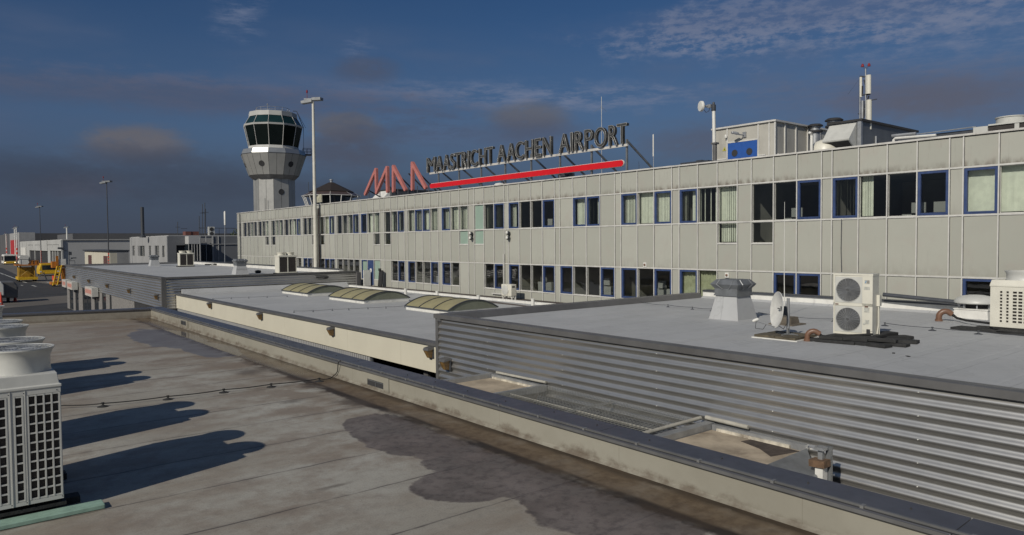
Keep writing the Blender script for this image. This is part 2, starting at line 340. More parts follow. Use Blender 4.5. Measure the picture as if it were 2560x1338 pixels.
def foreground_roof_mat():
    M = bpy.data.materials.new('stained_roof_membrane'); M.use_nodes = True; t = M.node_tree; b = t.nodes['Principled BSDF']
    g = t.nodes.new('ShaderNodeNewGeometry'); P = g.outputs['Position']; s = t.nodes.new('ShaderNodeSeparateXYZ'); t.links.new(P, s.inputs[0])
    x, y = V(t, s.outputs[0]), V(t, s.outputs[1])
    ed0 = x-4.9
    big = noise(t, P, .22, 5, .6); mid = noise(t, P, .9, 6, .62); fine = noise(t, P, 6, 6, .7); grit = noise(t, P, 45, 3, .6)
    strk = noise(t, P, .8, 6, .6, (.45, 1.0, 1)); wob = noise(t, P, 1.2, 4)
    c = mixc(t, big.step(.3, .7), (.30, .275, .230), (.435, .425, .380))
    far = (y-16.0).step(0, 14.0)
    c = mixc(t, far*.5, c, (.20, .160, .125))
    c = mixc(t, strk.step(.42, .68)*.62, c, (.20, .150, .105)); c = mixc(t, noise(t, P, .45, 6, .68).step(.46, .62)*.6, c, (.185, .135, .095)); c = mixc(t, (ed0.step(0, 1.8))*mid.step(.35, .6)*.55, c, (.185, .135, .085)); c = mixc(t, mid.step(.52, .8)*.30, c, (.31, .305, .29))
    c = mixc(t, fine.step(.45, .75)*.34, c, (.13, .12, .11)); c = mixc(t, grit.step(.42, .68)*.30, c, (.13, .115, .10))
    # lapped sheet seams every 1.5 m, running towards +x
    q = (y+(wob-.5)*.12-8.85)/1.55+.5
    dd = (q.op('FRACT')-.5)*1.55
    br = noise(t, P, 1.6, 4, .6, (1, .4, 1)).step(.32, .6)
    seam = (dd.op('ABSOLUTE')*-1.0+.026).step(0, .02)*(br*.6+.4)
    halo = (dd.op('ABSOLUTE')*-1.0+.16+(mid-.5)*.25).step(0, .2)*br
    c = mixc(t, halo*.30, c, (.13, .11, .095)); c = mixc(t, seam*.85, c, (.075, .065, .058))
    # second, fainter lap
    q2 = (y+(wob-.5)*.10+1.25)/1.5; d2 = (q2.op('FRACT')-.5)*1.5
    s2 = (d2.op('ABSOLUTE')*-1.0+.012).step(0, .012)*noise(t, P, 1.1, 4).step(.5, .65); c = mixc(t, s2*.35, c, (.10, .09, .08))
    # dirty channel along the parapet: brown silt, dark tide lines
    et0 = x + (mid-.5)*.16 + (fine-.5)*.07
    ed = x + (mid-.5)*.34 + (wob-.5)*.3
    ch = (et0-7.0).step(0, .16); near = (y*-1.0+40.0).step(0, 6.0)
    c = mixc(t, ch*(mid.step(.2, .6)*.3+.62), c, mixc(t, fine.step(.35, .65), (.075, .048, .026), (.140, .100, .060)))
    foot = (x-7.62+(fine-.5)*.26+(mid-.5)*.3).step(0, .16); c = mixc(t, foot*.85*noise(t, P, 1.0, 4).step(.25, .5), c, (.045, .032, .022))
    # damp patches where water has stood
    def el_(cx, cy, rx, ry, rz=0):
        u = (x-cx)*math.cos(rz)+(y-cy)*math.sin(rz); v = (x-cx)*(-math.sin(rz))+(y-cy)*math.cos(rz)
        return ((u/rx).op('POWER', 2.0)+(v/ry).op('POWER', 2.0)).op('SQRT')
    d = el_(6.55, 10.9, .95, 1.9)
    for a in ((6.75, 8.4, 1.25, 1.55), (6.0, 8.2, 1.05, .82), (6.9, 6.4, 1.3, 1.6), (6.35, 11.9, .55, .9)): d = d.op('MINIMUM', el_(*a))
    wet = (d*-1.0+1.0+(mid-.5)*.28+(wob-.5)*.5+(fine-.5)*.12).step(0, .07)
    wet = wet*((ed*-1.0+7.05).step(0, .12))
    d2 = el_(6.6, 28.2, 1.1, 3.6).op('MINIMUM', el_(6.95, 24.2, .75, 2.3))
    wet2 = (d2*-1.0+1.0+(mid-.5)*.5+(wob-.5)*.5).step(0, .06)
    c = mixc(t, wet*.78, c, mixc(t, mid.step(.4, .65), (.072, .058, .054), (.150, .128, .120)))
    c = mixc(t, wet*fine.step(.45, .65)*.55, c, (.055, .044, .040))
    c = mixc(t, wet2*.6, c, (.105, .105, .115))
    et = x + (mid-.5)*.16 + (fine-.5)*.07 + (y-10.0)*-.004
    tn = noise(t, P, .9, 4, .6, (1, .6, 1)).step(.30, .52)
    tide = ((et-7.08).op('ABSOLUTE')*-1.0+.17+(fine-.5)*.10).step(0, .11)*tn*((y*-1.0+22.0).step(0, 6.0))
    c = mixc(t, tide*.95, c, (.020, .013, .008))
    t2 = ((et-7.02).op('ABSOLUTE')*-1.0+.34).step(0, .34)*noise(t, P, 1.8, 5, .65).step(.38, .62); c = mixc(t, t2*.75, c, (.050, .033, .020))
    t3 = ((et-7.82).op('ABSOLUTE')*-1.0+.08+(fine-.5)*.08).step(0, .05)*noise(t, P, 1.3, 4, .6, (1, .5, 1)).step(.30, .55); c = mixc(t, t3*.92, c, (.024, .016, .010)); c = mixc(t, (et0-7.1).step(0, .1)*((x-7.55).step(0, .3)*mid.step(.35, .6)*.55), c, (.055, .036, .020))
    rim = ((d*-1.0+1.0+(mid-.5)*.28+(wob-.5)*.5+(fine-.5)*.06).op('ABSOLUTE')*-1.0+.03).step(0, .03); c = mixc(t, rim*.3*(ed*-1.0+7.0).step(0, .2), c, (.30, .28, .25))
    dots = el_(5.95, 14.9, .40, .30).op('MINIMUM', el_(6.9, 16.2, .42, .22)).op('MINIMUM', el_(6.5, 19.2, .6, .8)).op('MINIMUM', el_(6.9, 14.0, .5, .7)).op('MINIMUM', el_(4.3, 9.3, .45, .10))
    c = mixc(t, (dots*-1.0+1.0+(fine-.5)*.7+(mid-.5)*.8).step(0, .9)*.62, c, (.07, .055, .042))
    spk = noise(t, P, 13, 2, .5).step(.735, .76); c = mixc(t, spk*.6, c, (.05, .045, .04))
    t.links.new(c, b.inputs['Base Color'])
    pud = (et0-7.12).step(0, .08)*(y-15.5).step(0, 3.0)*.9
    rgh = (fine*.2+.52) - wet*.06 - wet2*.24 - pud*.42
    t.links.new(rgh.clamp().k, b.inputs['Roughness'])
    bn = t.nodes.new('ShaderNodeBump'); bn.inputs['Strength'].default_value = .5; bn.inputs['Distance'].default_value = .03
    hh = (noise(t, P, .7, 5)+grit*.04+seam*.25+fine*.05)*((pud*-.95)+1.0)
    t.links.new(hh.k, bn.inputs['Height']); t.links.new(bn.outputs[0], b.inputs['Normal'])
    return M
m_fg = foreground_roof_mat()
def parapet_mat():
    M = bpy.data.materials.new('stained_parapet_membrane'); M.use_nodes = True; t = M.node_tree; b = t.nodes['Principled BSDF']
    g = t.nodes.new('ShaderNodeNewGeometry'); P = g.outputs['Position']; s = t.nodes.new('ShaderNodeSeparateXYZ'); t.links.new(P, s.inputs[0])
    x, y, z = (V(t, s.outputs[i]) for i in range(3))
    a = noise(t, P, .7, 5, .6); f = noise(t, P, 5, 6, .7); r = noise(t, P, 1.4, 5, .65, (1, 1, 1.6)); big = noise(t, P, .5, 3)
    c = mixc(t, a.step(.3, .7), (.255, .240, .197), (.298, .283, .236))
    c = mixc(t, f.step(.5, .8)*.2, c, (.20, .18, .145))
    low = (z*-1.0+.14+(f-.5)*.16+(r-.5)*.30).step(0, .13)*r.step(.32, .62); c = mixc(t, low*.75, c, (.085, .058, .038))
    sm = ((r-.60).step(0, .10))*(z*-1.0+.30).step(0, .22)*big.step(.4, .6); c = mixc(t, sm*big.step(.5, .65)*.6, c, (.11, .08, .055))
    far = (y-22.0).step(0, 10.0)*f.step(.35, .6)*(z*-1.0+.42).step(0, .25); c = mixc(t, far*.4, c, (.12, .09, .065)); farw = (y-36.3).step(0, .3); c = mixc(t, farw*.6, c, (.16, .14, .115))
    jt = (((y/2.9).op('FRACT')-.5).op('ABSOLUTE')*-1.0+.003).step(0, .003); c = mixc(t, jt*.5, c, (.15, .13, .10))
    t.links.new(c, b.inputs['Base Color']); b.inputs['Roughness'].default_value = .6
    bn = t.nodes.new('ShaderNodeBump'); bn.inputs['Strength'].default_value = .3; bn.inputs['Distance'].default_value = .03
    t.links.new((noise(t, P, 1.2, 4)).k, bn.inputs['Height']); t.links.new(bn.outputs[0], b.inputs['Normal'])
    return M
m_par = parapet_mat()
# ================================================================== GROUND
G = -3.2
m_grass = mat('airfield_grass', (.035, .045, .020), .95, 0, .3, .02)
m_asph = mat('apron_asphalt', (.030, .030, .032), .85, 0, .25, .25, bump=.2)
m_asph2 = mat('apron_concrete', (.125, .112, .098), .85, 0, .18, .15, bump=.2)
m_mark = mat('road_marking', (.45, .45, .43), .7, 0, .15, 3, .2)
struct('ground', MB().box(-2500, 2500, -300, 4000, G-1, G), m_grass)
struct('apron_concrete', MB().box(-260, 120, -30, 700, G, G+.004), m_asph2)
struct('apron_asphalt', MB().prism([(-200, 106), (6.4, 106), (14.2, 110.5), (40, 111), (40, 131), (17.2, 133), (14.2, 158), (16.6, 262), (-40, 420), (-200, 420)], G+.004, G+.008), m_asph)
struct('asphalt_strip', MB().prism([(4.5, 92), (12.6, 96.3), (30, 97.5), (30, 86), (-20, 76)], G+.004, G+.008), m_asph)
mk = MB()
for px, py, L in ((62, 706, 4.6), (85, 715, 4.6), (8, 686, 5.5), (55, 713.5, 1.6), (124, 707, 6), (140, 713, 5)):
    p = onz(px, py, G); mk.obox((p.x, p.y, G+.012), .28, L, .004, rz=R(2))
mk.box(13.0, 13.25, 160, 250, G+.010, G+.014)
struct('road_marking', mk, m_mark)
# far woodland on the horizon
def clumps(mb, c, rx, ry, rz, n, s, seed=0):
    rnd = random.Random(seed)
    for i in range(n):
        while True:
            q = Vector((rnd.uniform(-1, 1), rnd.uniform(-1, 1), rnd.uniform(-1, 1)))
            if q.length < 1 and (q.length > .45 or rnd.random() < .3): break
        p = Vector((c[0]+q.x*rx, c[1]+q.y*ry, c[2]+q.z*rz)); a = Vector((rnd.uniform(-1, 1), rnd.uniform(-1, 1), rnd.uniform(-.6, 1))).normalized()
        b = a.orthogonal().normalized(); d = a.cross(b); k = s*rnd.uniform(.6, 1.3)
        mb.add([p-b*k, p+d*k*.6, p+b*k, p-d*k*.6], [(0, 1, 2, 3)])
far = MB()
rr = random.Random(3)
for i in range(200):
    x = -420+i*9+rr.uniform(-4, 4); y = 900+rr.uniform(-60, 60); h = rr.uniform(6, 11)
    clumps(far, (x, y, G+h*.5), 8, 6, h*.62, 26, 2.4, i)
o = far.build('distant_woodland', m_leaf); tag(o, 'dark band of woodland along the airfield horizon', 'woodland', kind='stuff')

# ================================================================== NEAR BUILDING (foreground roof)
T = thing('flat_roof_building', 'nearest flat roof with stained membrane and low cream parapet in the foreground', 'building', (0, 20, G))
XW = 7.9
def yfar(x): return 36.5+(7.7-x)*.24
MB().prism([(-14, -6), (XW+.02, -6), (XW+.02, yfar(XW)), (-14, yfar(-14))], -.4, 0).build('roof_membrane', m_fg, T)
MB().prism([(-14.5, -6.5), (8.36, -6.5), (8.36, yfar(8.36)+.5), (-14.5, yfar(-14.5)+.5)], G, -.402).build('wall', m_conc, T)
MB().prism([(XW, -6), (8.36, -6), (8.36, yfar(8.36)+.48), (XW, yfar(XW))], -.4, .40).build('parapet_wall', m_par, T)
MB().prism([(-14, yfar(-14)), (XW-.001, yfar(XW)), (8.3, yfar(8.3)+.48), (-14, yfar(-14)+.48)], -.4, .40).build('parapet_wall', m_par, T)
fl = MB().yprism([(XW-.05, 0.003), (XW+.005, 0.003), (XW+.005, .05)], -6, yfar(XW)-.05); fl.build('edge_fillet', m_par, T)
cp = MB()
js = [-6, -1.1, 2.75, 7.75, 10.6, 13.4, 16.3, 20.6, 25, 29.5, 33.3, 36.3]
for a, b in zip(js[:-1], js[1:]): cp.yprism([(XW-.045, .375), (XW-.045, .440), (8.43, .462), (8.43, .375)], a+.004, b-.004)
cp.prism([(XW-.045, yfar(XW)-.16), (8.43, yfar(8.4)-.02), (8.43, yfar(8.4)+.52), (XW-.045, yfar(XW)+.52)], .375, .465)
cp.prism([(-14, yfar(-14)-.05), (XW-.05, yfar(XW)-.05), (XW-.05, yfar(XW)+.52), (-14, yfar(-14)+.52)], .375, .45)
cp.build('coping', m_copeblue, T, bevel=.008)
m_strip = mat('conductor_metal', (.20, .20, .20), .4, .5)
MB().box(XW-.012, XW+.026, -6, yfar(XW)-.2, .440, .470).build('edge_conductor', m_strip, T)
MB().yprism([(XW-.060, .385), (XW-.047, .385), (XW-.047, .428), (XW-.060, .428)], -6, 36).build('drip_edge', m_strip, T)
MB().box(XW-.036, XW-.013, -6, yfar(XW)-.2, .438, .4455).build('edge_groove', m_dark, T)
k = -1.76
while k < 35: MB().box(XW-.045, XW+.03, k-.02, k+.02, .444, .478).build('conductor_clip', mat('clip_metal', (.27, .27, .265), .4, .5), T); k += 1.08
for i in range(30):
    y = 1+i*1.17+rr.uniform(-.1, .1); MB().lathe([(.014, .45), (.012, .465), (.004, .472)], (8.22+rr.uniform(-.06, .06), y, 0), 8).build('fixing_screw', m_dark, T)
# two scuppers through the parapet
for y0, y1, z0, z1, e in ((14.38, 15.15, .08, .225, .24), (30.5, 31.25, .14, .31, .25)):
    fr = MB(); xa, xb = XW-.024, XW+.002
    fr.xprism([(y0-e, .02), (y1+e, .02), (y1+e, z0), (y0-e, z0)], xa, xb); fr.xprism([(y0-e, z1), (y1+e, z1), (y1+e, .372), (y0-e, .372)], xa, xb)
    fr.xprism([(y0-e, z0), (y0, z0), (y0, z1), (y0-e, z1)], xa, xb); fr.xprism([(y1, z0), (y1+e, z0), (y1+e, z1), (y1, z1)], xa, xb)
    f = fr.build('scupper', m_par, T)
    MB().box(XW-.012, XW, y0, y1, z0, z1).build('opening', m_dark, f)
    MB().box(XW-.018, XW-.013, (y0+y1)/2-.01, (y0+y1)/2+.01, z0, z1).box(XW-.018, XW-.013, y0, y1, z1-.03, z1-.018).build('grille', m_steel, f)

# lightning conductor on supports across the near roof
def wire(name, label, pts, r, sup, zroof, gap, m, msup, srad=.11, end=None, cat='cable', off=.07):
    t = thing(name, label, cat, (pts[0][0], pts[0][1], zroof), 'lightning conductor wires on the roofs')
    P = [Vector((x, y, zroof+off)) for x, y in pts] + [Vector(q) for q in (end or [])]
    Q = []
    for a, b in zip(P[:-1], P[1:]):
        for i in range(6):
            f = i/6; q = a.lerp(b, f); q.z -= .015*math.sin(PI*f); Q.append(q)
    Q.append(P[-1]); MB().tube(Q, r, 6).build('conductor_wire', m, t, True)
    for x, y in sup:
        s = MB().lathe([(srad, 0), (srad*.92, .012), (srad*.30, .03), (srad*.16, .05), (srad*.16, .075), (srad*.28, .078), (srad*.28, .09), (0.001, .092)], (x, y, zroof), 16)
        s.build('wire_support', msup, t, True)
    return t
sups = [(2.73, 17.08), (3.96, 16.92), (5.13, 16.85), (6.19, 16.75), (7.35, 16.64)]
wire('conductor_cable', 'black lightning cable on conical feet crossing the stained near roof and climbing the parapet', [(.2, 17.9), (2.07, 17.42)]+sups, .012, sups, 0, 1, m_black, m_black,
     end=[(7.62, 16.68, .03), (7.84, 16.86, .06), (7.865, 16.70, .19), (7.83, 16.60, .36), (7.83, 16.58, .44), (7.90, 16.57, .475)])

# ================================================================== LOW BUILDINGS WITH CORRUGATED WALLS
XA = 11.05
def low_building(name, label, y0, y1, x1, far_up=True):
    t = thing(name, label, 'building', (XA, (y0+y1)/2, G), 'corrugated steel annexes beside the terminal')
    MB().box(XA+.2, x1, y0+.1, y1-.1, 1.0, 1.2).build('roof_membrane', m_roofC, t)
    MB().box(XA+.12, x1, y0+.06, y1-.06, G, .999).build('wall', m_conc, t)
    c = MB().yprism([(XA-.075, 1.27), (XA-.075, 1.385), (XA+.02, 1.395), (XA+.30, 1.37), (XA+.30, 1.202), (XA+.12, 1.202), (XA+.12, 1.27)], y0-.05, y1+.05)
    c.xprism([(y0-.075, 1.27), (y0-.075, 1.387), (y0+.22, 1.372), (y0+.26, 1.2025), (y0+.1, 1.2025), (y0+.1, 1.27)], XA-.08, x1)
    c.xprism([(y1+.075, 1.27), (y1+.075, 1.389), (y1-.18, 1.374), (y1-.28, 1.2025), (y1-.1, 1.2025), (y1-.1, 1.27)][::-1], XA-.08, x1)
    c.build('coping', m_copegrey, t)
    return t
Cb = low_building('corrugated_annex', 'closest corrugated steel building with pale grey roof carrying the dish and condensers', -9, 17.0, 22.91)
corrugated(XA+.008, -9, 16.93, -1.7, 1.27, .172, .050).build('corrugated_wall', m_corr, Cb, True)
MB().box(XA-.055, XA+.11, 16.9, 17.02, -3, 1.268).build('corner_trim', m_copegrey, Cb)
# pop rivets on the ribs
rv = MB()
for y in (2.2, 4.3, 6.6, 9.1, 11.8, 14.6):
    for i in range(0, 14, 2): rv.lathe([(.010, 0), (.009, .008), (.001, .012)], (XA-.05, y, 1.27-.086-.172*i), 6, M=Matrix.Rotation(-PI/2, 3, 'Y'))
rv.build('rivet', m_white, Cb)
bp = MB().box(22.92, 23.2, -9, 16.7, 1.2, 1.455); bp.build('rear_parapet', m_white, Cb); MB().yprism([(22.78, 1.2005), (22.92, 1.2005), (22.92, 1.27)], -9, 16.7).build('edge_fillet', m_roofC, Cb)
MB().box(22.86, 23.26, -9, 16.68, 1.455, 1.51).build('rear_coping', m_dkmetal, Cb)

Ab = low_building('corrugated_annex', 'farther corrugated steel building with five bulkhead lamps and ground floor doors to the apron', 47.8, 88.0, 24.3)
corrugated(XA+.01, 47.86, 87.9, -.58, 1.27, .172, .050).build('corrugated_wall', m_corr, Ab, True)
corrugated(47.81, XA+.05, 24.2, -.6, 1.27, .172, .040, axis='x').build('corrugated_wall', m_corr, Ab, True)
MB().box(XA-.07, XA+.20, 47.73, 47.90, -1.2, 1.268).build('corner_trim', m_copegrey, Ab)
MB().box(24.05, 24.38, 47.60, 47.84, -.1, 1.268).build('corner_trim', m_copegrey, Ab)
MB().box(22.92, 23.2, 48.1, 87.7, 1.2, 1.48).build('rear_parapet', m_white, Ab); MB().box(22.86, 23.26, 48.1, 87.8, 1.48, 1.54).build('rear_coping', m_dkmetal, Ab)
br = MB(); zb = G
edges = [176.7, 185.7, 191, 199, 209, 230.6, 238.6, 249.4, 258, 268, 277, 282]
ye = [onx(x, 735, XA+.12).y for x in edges]
lo = [88.0]+ye; 
for i in range(0, len(ye)+1, 2):
    a = 88.0 if i == 0 else ye[i-1]; b = ye[i] if i < len(ye) else 56
    MB().box(XA+.02, XA+.11, b, a, G, -.59).build('brick_pier', m_brick, Ab)
for i in range(0, len(ye), 2):
    a, b = ye[i], ye[i+1]
    f = MB().box(XA+.06, XA+.10, a-.06, a, G+.05, -.65).box(XA+.06, XA+.10, b, b+.06, G+.05, -.65).box(XA+.06, XA+.10, b, a, -.71, -.65)
    if a-b > 3: f.box(XA+.06, XA+.10, (a+b)/2-.05, (a+b)/2+.05, G+.05, -.71)
    fo = f.build('window_frame', m_dkmetal, Ab); MB().box(XA+.085, XA+.095, b+.05, a-.05, G+.05, -.70).build('pane', m_dglass, fo)
MB().box(XA+.05, XA+.11, 48.2, 56, G, -.62).build('lower_wall', m_dark, Ab)
# small black vent on the south wall
MB().obox((21.3, 47.72, 1.02), .62, .06, .10).obox((21.75, 47.72, 1.0), .3, .07, .13).build('wall_vent', m_black, Ab)

# link building with cream fascia and skylights
XB = 11.8
Lb = thing('link_building', 'low link block with cream fascia, grey roof and three skylights between the corrugated buildings', 'building', (XB, 32, G))
MB().box(XB+.2, 23.3, 17.1, 47.7, .05, .27).build('roof_membrane', m_roofC, Lb)
MB().box(XB+.35, 25.0, 17.1, 47.7, -.55, .049).build('roof_slab', m_conc, Lb)
sg = [17.08, 20.7, 25.15, 31.9, 40.3, 47.72]
sg = [17.08, 20.35, 24.2, 30.2, 47.72]
fp = MB()
for a, b in zip(sg[:-1], sg[1:]): fp.box(XB, XB+.2, a+.005, b-.005, -.56, .262)
fp.build('fascia_panel', m_cream, Lb, bevel=.006)
MB().box(XB-.06, XB+.30, 17.08, 47.71, .264, .345).build('coping', m_copegrey, Lb)
rb = MB(); y = 22.6
while y < 47.6: rb.box(XB+.06, XB+.11, y, y+.13, -1.6, -.565); y += .17
rb.build('ribbed_cladding', m_greyw, Lb); MB().box(XB+.115, XB+.16, 22.5, 47.7, -3.1, -.565).build('backing_wall', m_dkmetal, Lb)
MB().box(XB+.30, XB+.42, 19.2, 19.45, -3.1, -.56).build('post', m_copegrey, Lb); MB().box(XB+.30, XB+.42, 17.1, 17.3, -3.1, -.56).build('post', m_copegrey, Lb)
MB().box(16.0, 16.1, 17.1, 22.5, G, -.56).build('backing_wall', m_dark, Lb)
MB().box(23.3, 23.52, 17.1, 47.4, .02, .385).build('roof_kerb', m_white, Lb); MB().box(23.52, 25.05, 17.1, 47.5, .05, .275).build('gravel_strip', m_gravel, Lb)
gv_ = MB().prism([(19.9, 41.5), (20.3, 45.8), (23.2, 46.9), (23.2, 40.5), (22, 39.8), (20.8, 40.2)], .27, .274); gv_.build('gravel_patch', m_gravel, Lb)
gv2 = MB().prism([(22.45, 35.3), (22.75, 35.2), (22.95, 29.8), (22.5, 26.1), (22.2, 25.9), (22.3, 30)], .27, .274); gv2.build('damp_patch', mat('damp_membrane', (.10, .08, .07), .7, 0, .3, 2), Lb)
MB().yprism([(11.9, .271), (24, .271), (24, .272)], 47.2, 47.7).build('upstand', m_roofC, Lb)
MB().xprism([(47.35, .272), (47.70, .272), (47.70, .60)], 12.1, 23.3).build('upstand_flashing', m_roofC, Lb)

def skylight(y0, y1, label):
    t = thing('barrel_skylight', label, 'skylight', (18.5, (y0+y1)/2, .27), 'barrel vault skylights on the link roof')
    x0, x1 = 17.2, 19.9; hw = (x1-x0)/2; rise = .40; xc = (x0+x1)/2
    Rr = (hw*hw+rise*rise)/(2*rise); a = math.asin(hw/Rr); zc = .44+rise-Rr
    MB().box(x0+.03, x1-.03, y0+.03, y1-.03, .271, .44).build('kerb', m_white, t)
    arc = [(xc+Rr*math.sin(-a+2*a*i/20), zc+Rr*math.cos(-a+2*a*i/20)) for i in range(21)]
    g = MB(); n = 21
    g.v = [(x, y, z) for y in (y0, y1) for x, z in arc]; g.f = [(i, i+1, n+i+1, n+i)[::-1] for i in range(20)]
    g.build('glazing', m_olive, t, True)
    for y in (y0+.01, y1-.01): MB().add([(x, y, z) for x, z in arc], [tuple(range(21))]).build('end_glazing', m_olive2, t)
    rb = MB()
    for i in range(4):
        y = y0+(y1-y0)*i/3; q = [(x+(x-xc)*.008, y, z+.012) for x, z in arc]; rb.tube(q, .022 if 0 < i < 3 else .032, 6)
    rb.tube([(x0-.02, y0, .45), (x0-.02, y1, .45)], .028, 6).tube([(x1+.02, y0, .45), (x1+.02, y1, .45)], .028, 6)
    rb.build('glazing_bar', m_dkmetal, t, True)
skylight(40.4, 44.4, 'olive barrel skylight farthest back, beside the corrugated wall'); skylight(33.3, 37.5, 'olive barrel skylight in the middle of the three on the link roof'); skylight(25.6, 29.2, 'olive barrel skylight closest to the camera, partly behind the corrugated corner')
# short white pipes standing on the link roof
for i, (q, lb) in enumerate((((21.95, 37.19), 'short white vent pipe farthest along the kerb'), ((22.12, 34.02), 'short white vent pipe second farthest along the kerb'), ((21.89, 29.8), 'short white vent pipe in front of the small wall condenser'), ((22.43, 26.12), 'short white vent pipe closest to the near corrugated building'))):
    o = MB().lathe([(.085, .27), (.085, .62), (.095, .622), (.095, .66), (.06, .66), (.055, .60)], (q[0], q[1], 0), 14).build('vent_pipe', m_white); o.data.polygons[0].use_smooth = True
    tag(o, lb, 'vent pipe', 'white vent pipes on the link roof')
def px_at(p, z): q = onz(*p, z); return (q.x, q.y)
s1 = [px_at(p, .27) for p in ((532, 749), (578, 747.5), (622, 746), (668, 744), (718, 742))]
wire('conductor_cable', 'thin lightning wire on the link roof leading to the farthest skylight', s1, .008, s1, .27, 1, m_dkmetal, m_dkmetal, .05)
s2 = [px_at(p, .27) for p in ((735, 781.5), (783, 780), (831, 777), (872, 775.5), (920, 773), (965, 771), (1012, 768.5))]
wire('conductor_cable', 'thin lightning wire on the link roof running to the closest skylight', s2, .008, s2, .27, 1, m_dkmetal, m_dkmetal, .05)
s3 = [px_at(p, 1.2) for p in ((1600, 757), (1620, 764), (1670, 768), (1731, 774), (1779, 778))]
wire('conductor_cable', 'thin lightning wire on the near grey roof left of the large cowl', s3, .008, s3[2:], 1.2, 1, m_dkmetal, m_dkmetal, .06)
s4 = [px_at(p, 1.2) for p in ((1895, 787), (1985, 799), (2083, 804))]
wire('conductor_cable', 'thin lightning wire passing behind the dish to the twin fan condenser', s4, .008, s4[1:], 1.2, 1, m_dkmetal, m_dkmetal, .05)
s5 = [px_at(p, 1.2) for p in ((2212, 815), (2331, 827), (2446, 836), (2560, 847))]
wire('conductor_cable', 'thin lightning wire running right from the twin fan condenser', s5, .008, s5[:3], 1.2, 1, m_dkmetal, m_dkmetal, .09)
# ================================================================== YARD BETWEEN PARAPET AND CORRUGATED WALL
Y_ = thing('canopy_roof', 'small stained concrete canopy roofs framed by steel beams beside the corrugated wall', 'canopy', (9.6, 10, 0))
m_cano = mat('stained_canopy_roof', (.36, .30, .225), .8, 0, .24, 1.6, .6, (.07, .04, .025), bump=.3)
MB().box(8.27, 10.86, 12.45, 14.3, -.30, -.02).build('roof_patch', m_cano, Y_); MB().box(8.27, 10.86, 5.95, 7.72, -.30, -.02).build('roof_patch', m_cano, Y_)
for a in ((8.3, 10.98, 14.3, 14.44, -.06, .09), (8.3, 10.98, 12.32, 12.42, -.06, .09), (8.3, 10.98, 7.74, 7.92, -.10, .09), (10.88, 10.98, 5.95, 7.73, -.1, .075), (10.88, 10.98, 12.45, 14.29, -.1, .075)): MB().box(*a).build('steel_beam', m_galv, Y_)
for a in ((10.83, 10.875, 6.2, 7.6, -.018, .03), (10.83, 10.875, 12.6, 14.2, -.018, .03)): MB().box(*a).build('white_flashing', mat('stained_flashing', (.50, .46, .38), .7, 0, .3, 5, .9, (.07, .04, .025)), Y_)
MB().prism([(10.2, 6.15), (10.8, 6.0), (10.82, 6.9), (10.6, 6.95), (10.45, 6.5)], -.0185, -.015).build('leaf_litter', m_gravel, Y_)
m_beige = mat('beige_pipe', (.36, .345, .30), .6, 0, .12, 4, .4)
for a, r_ in (([(8.3, 7.99, .12), (10.9, 7.99, .14)], .035), ([(10.98, 7.05, .135), (10.98, 7.93, .15)], .038), ([(10.98, 12.35, .14), (10.98, 14.2, .12)], .030), ([(9.9, 8.2, .02), (9.9, 12.3, .02)], .022)): MB().tube(a, r_, 10).build('pipe', m_beige, Y_, True)
MB().add([(8.3, 5.93, -.03), (10.9, 5.93, .03), (10.15, 5.36, -.12), (8.3, 5.0, -.36), (8.3, 5.93, -.09), (10.9, 5.93, -.03), (10.15, 5.36, -.18), (8.3, 5.0, -.42)],
         [(0, 3, 2, 1), (7, 4, 5, 6), (0, 1, 5, 4), (1, 2, 6, 5), (2, 3, 7, 6), (3, 0, 4, 7)]).build('sloping_sheet', m_steel, Y_)
# wire mesh over the light well
Ms = thing('mesh_screen', 'galvanised wire mesh panel laid over the light well beside the corrugated wall', 'mesh screen', (9.6, 10.2, .05))
ms = MB()
def bar(a, b, r):
    a, b = Vector(a), Vector(b); d = (b-a).normalized(); u = d.orthogonal().normalized()*r; v = d.cross(u)
    ms.rings([[p+u, p+v, p-u, p-v] for p in (a, b)], False)
y = 8.08
while y < 12.3: bar((8.32, y, .085+.01*math.sin(y*3)), (10.94, y, .085+.01*math.sin(y*3)), .0042); y += .09
x = 8.34
while x < 10.94: bar((x, 8.06, .09), (x, 12.3, .09), .0048); x += .08
ms.build('wire_mesh', mat('bright_wire', (.24, .24, .225), .5, .3, .15, 4), Ms)
MB().box(9.5, 9.56, 8.07, 12.3, .03, .065).build('support_bar', m_galv, Ms); MB().box(8.3, 10.95, 10.2, 10.24, .03, .064).build('support_bar', m_galv, Ms)
# ribbed sheets and pipes seen below the mesh
W_ = thing('light_well', 'ribbed steel cladding and floor inside the well below the mesh', 'light well', (9.6, 11, -2))
corrugated(10.7, 8.0, 12.3, -2.4, -.12, .30, .07).build('ribbed_lining', m_dkmetal, W_, True)
MB().box(8.3, 11.0, -6, 16.9, -3.0, -2.6).build('well_floor', m_dark, W_)
pp = thing('service_pipe', 'stub of white pipe with rusty bracket standing in the mesh covered well', 'pipe', (9.1, 11.2, -.8))
q = onz(1365, 1016, -.5)
MB().lathe([(.055, -1.4), (.055, -.16), (.065, -.16), (.065, -.10), (.001, -.10)], (q.x+.15, q.y-.1, 0), 12).build('pipe_body', m_white, pp, True)
MB().box(q.x, q.x+.3, q.y-.28, q.y-.02, -.09, .02).build('bracket', m_copegrey, pp)
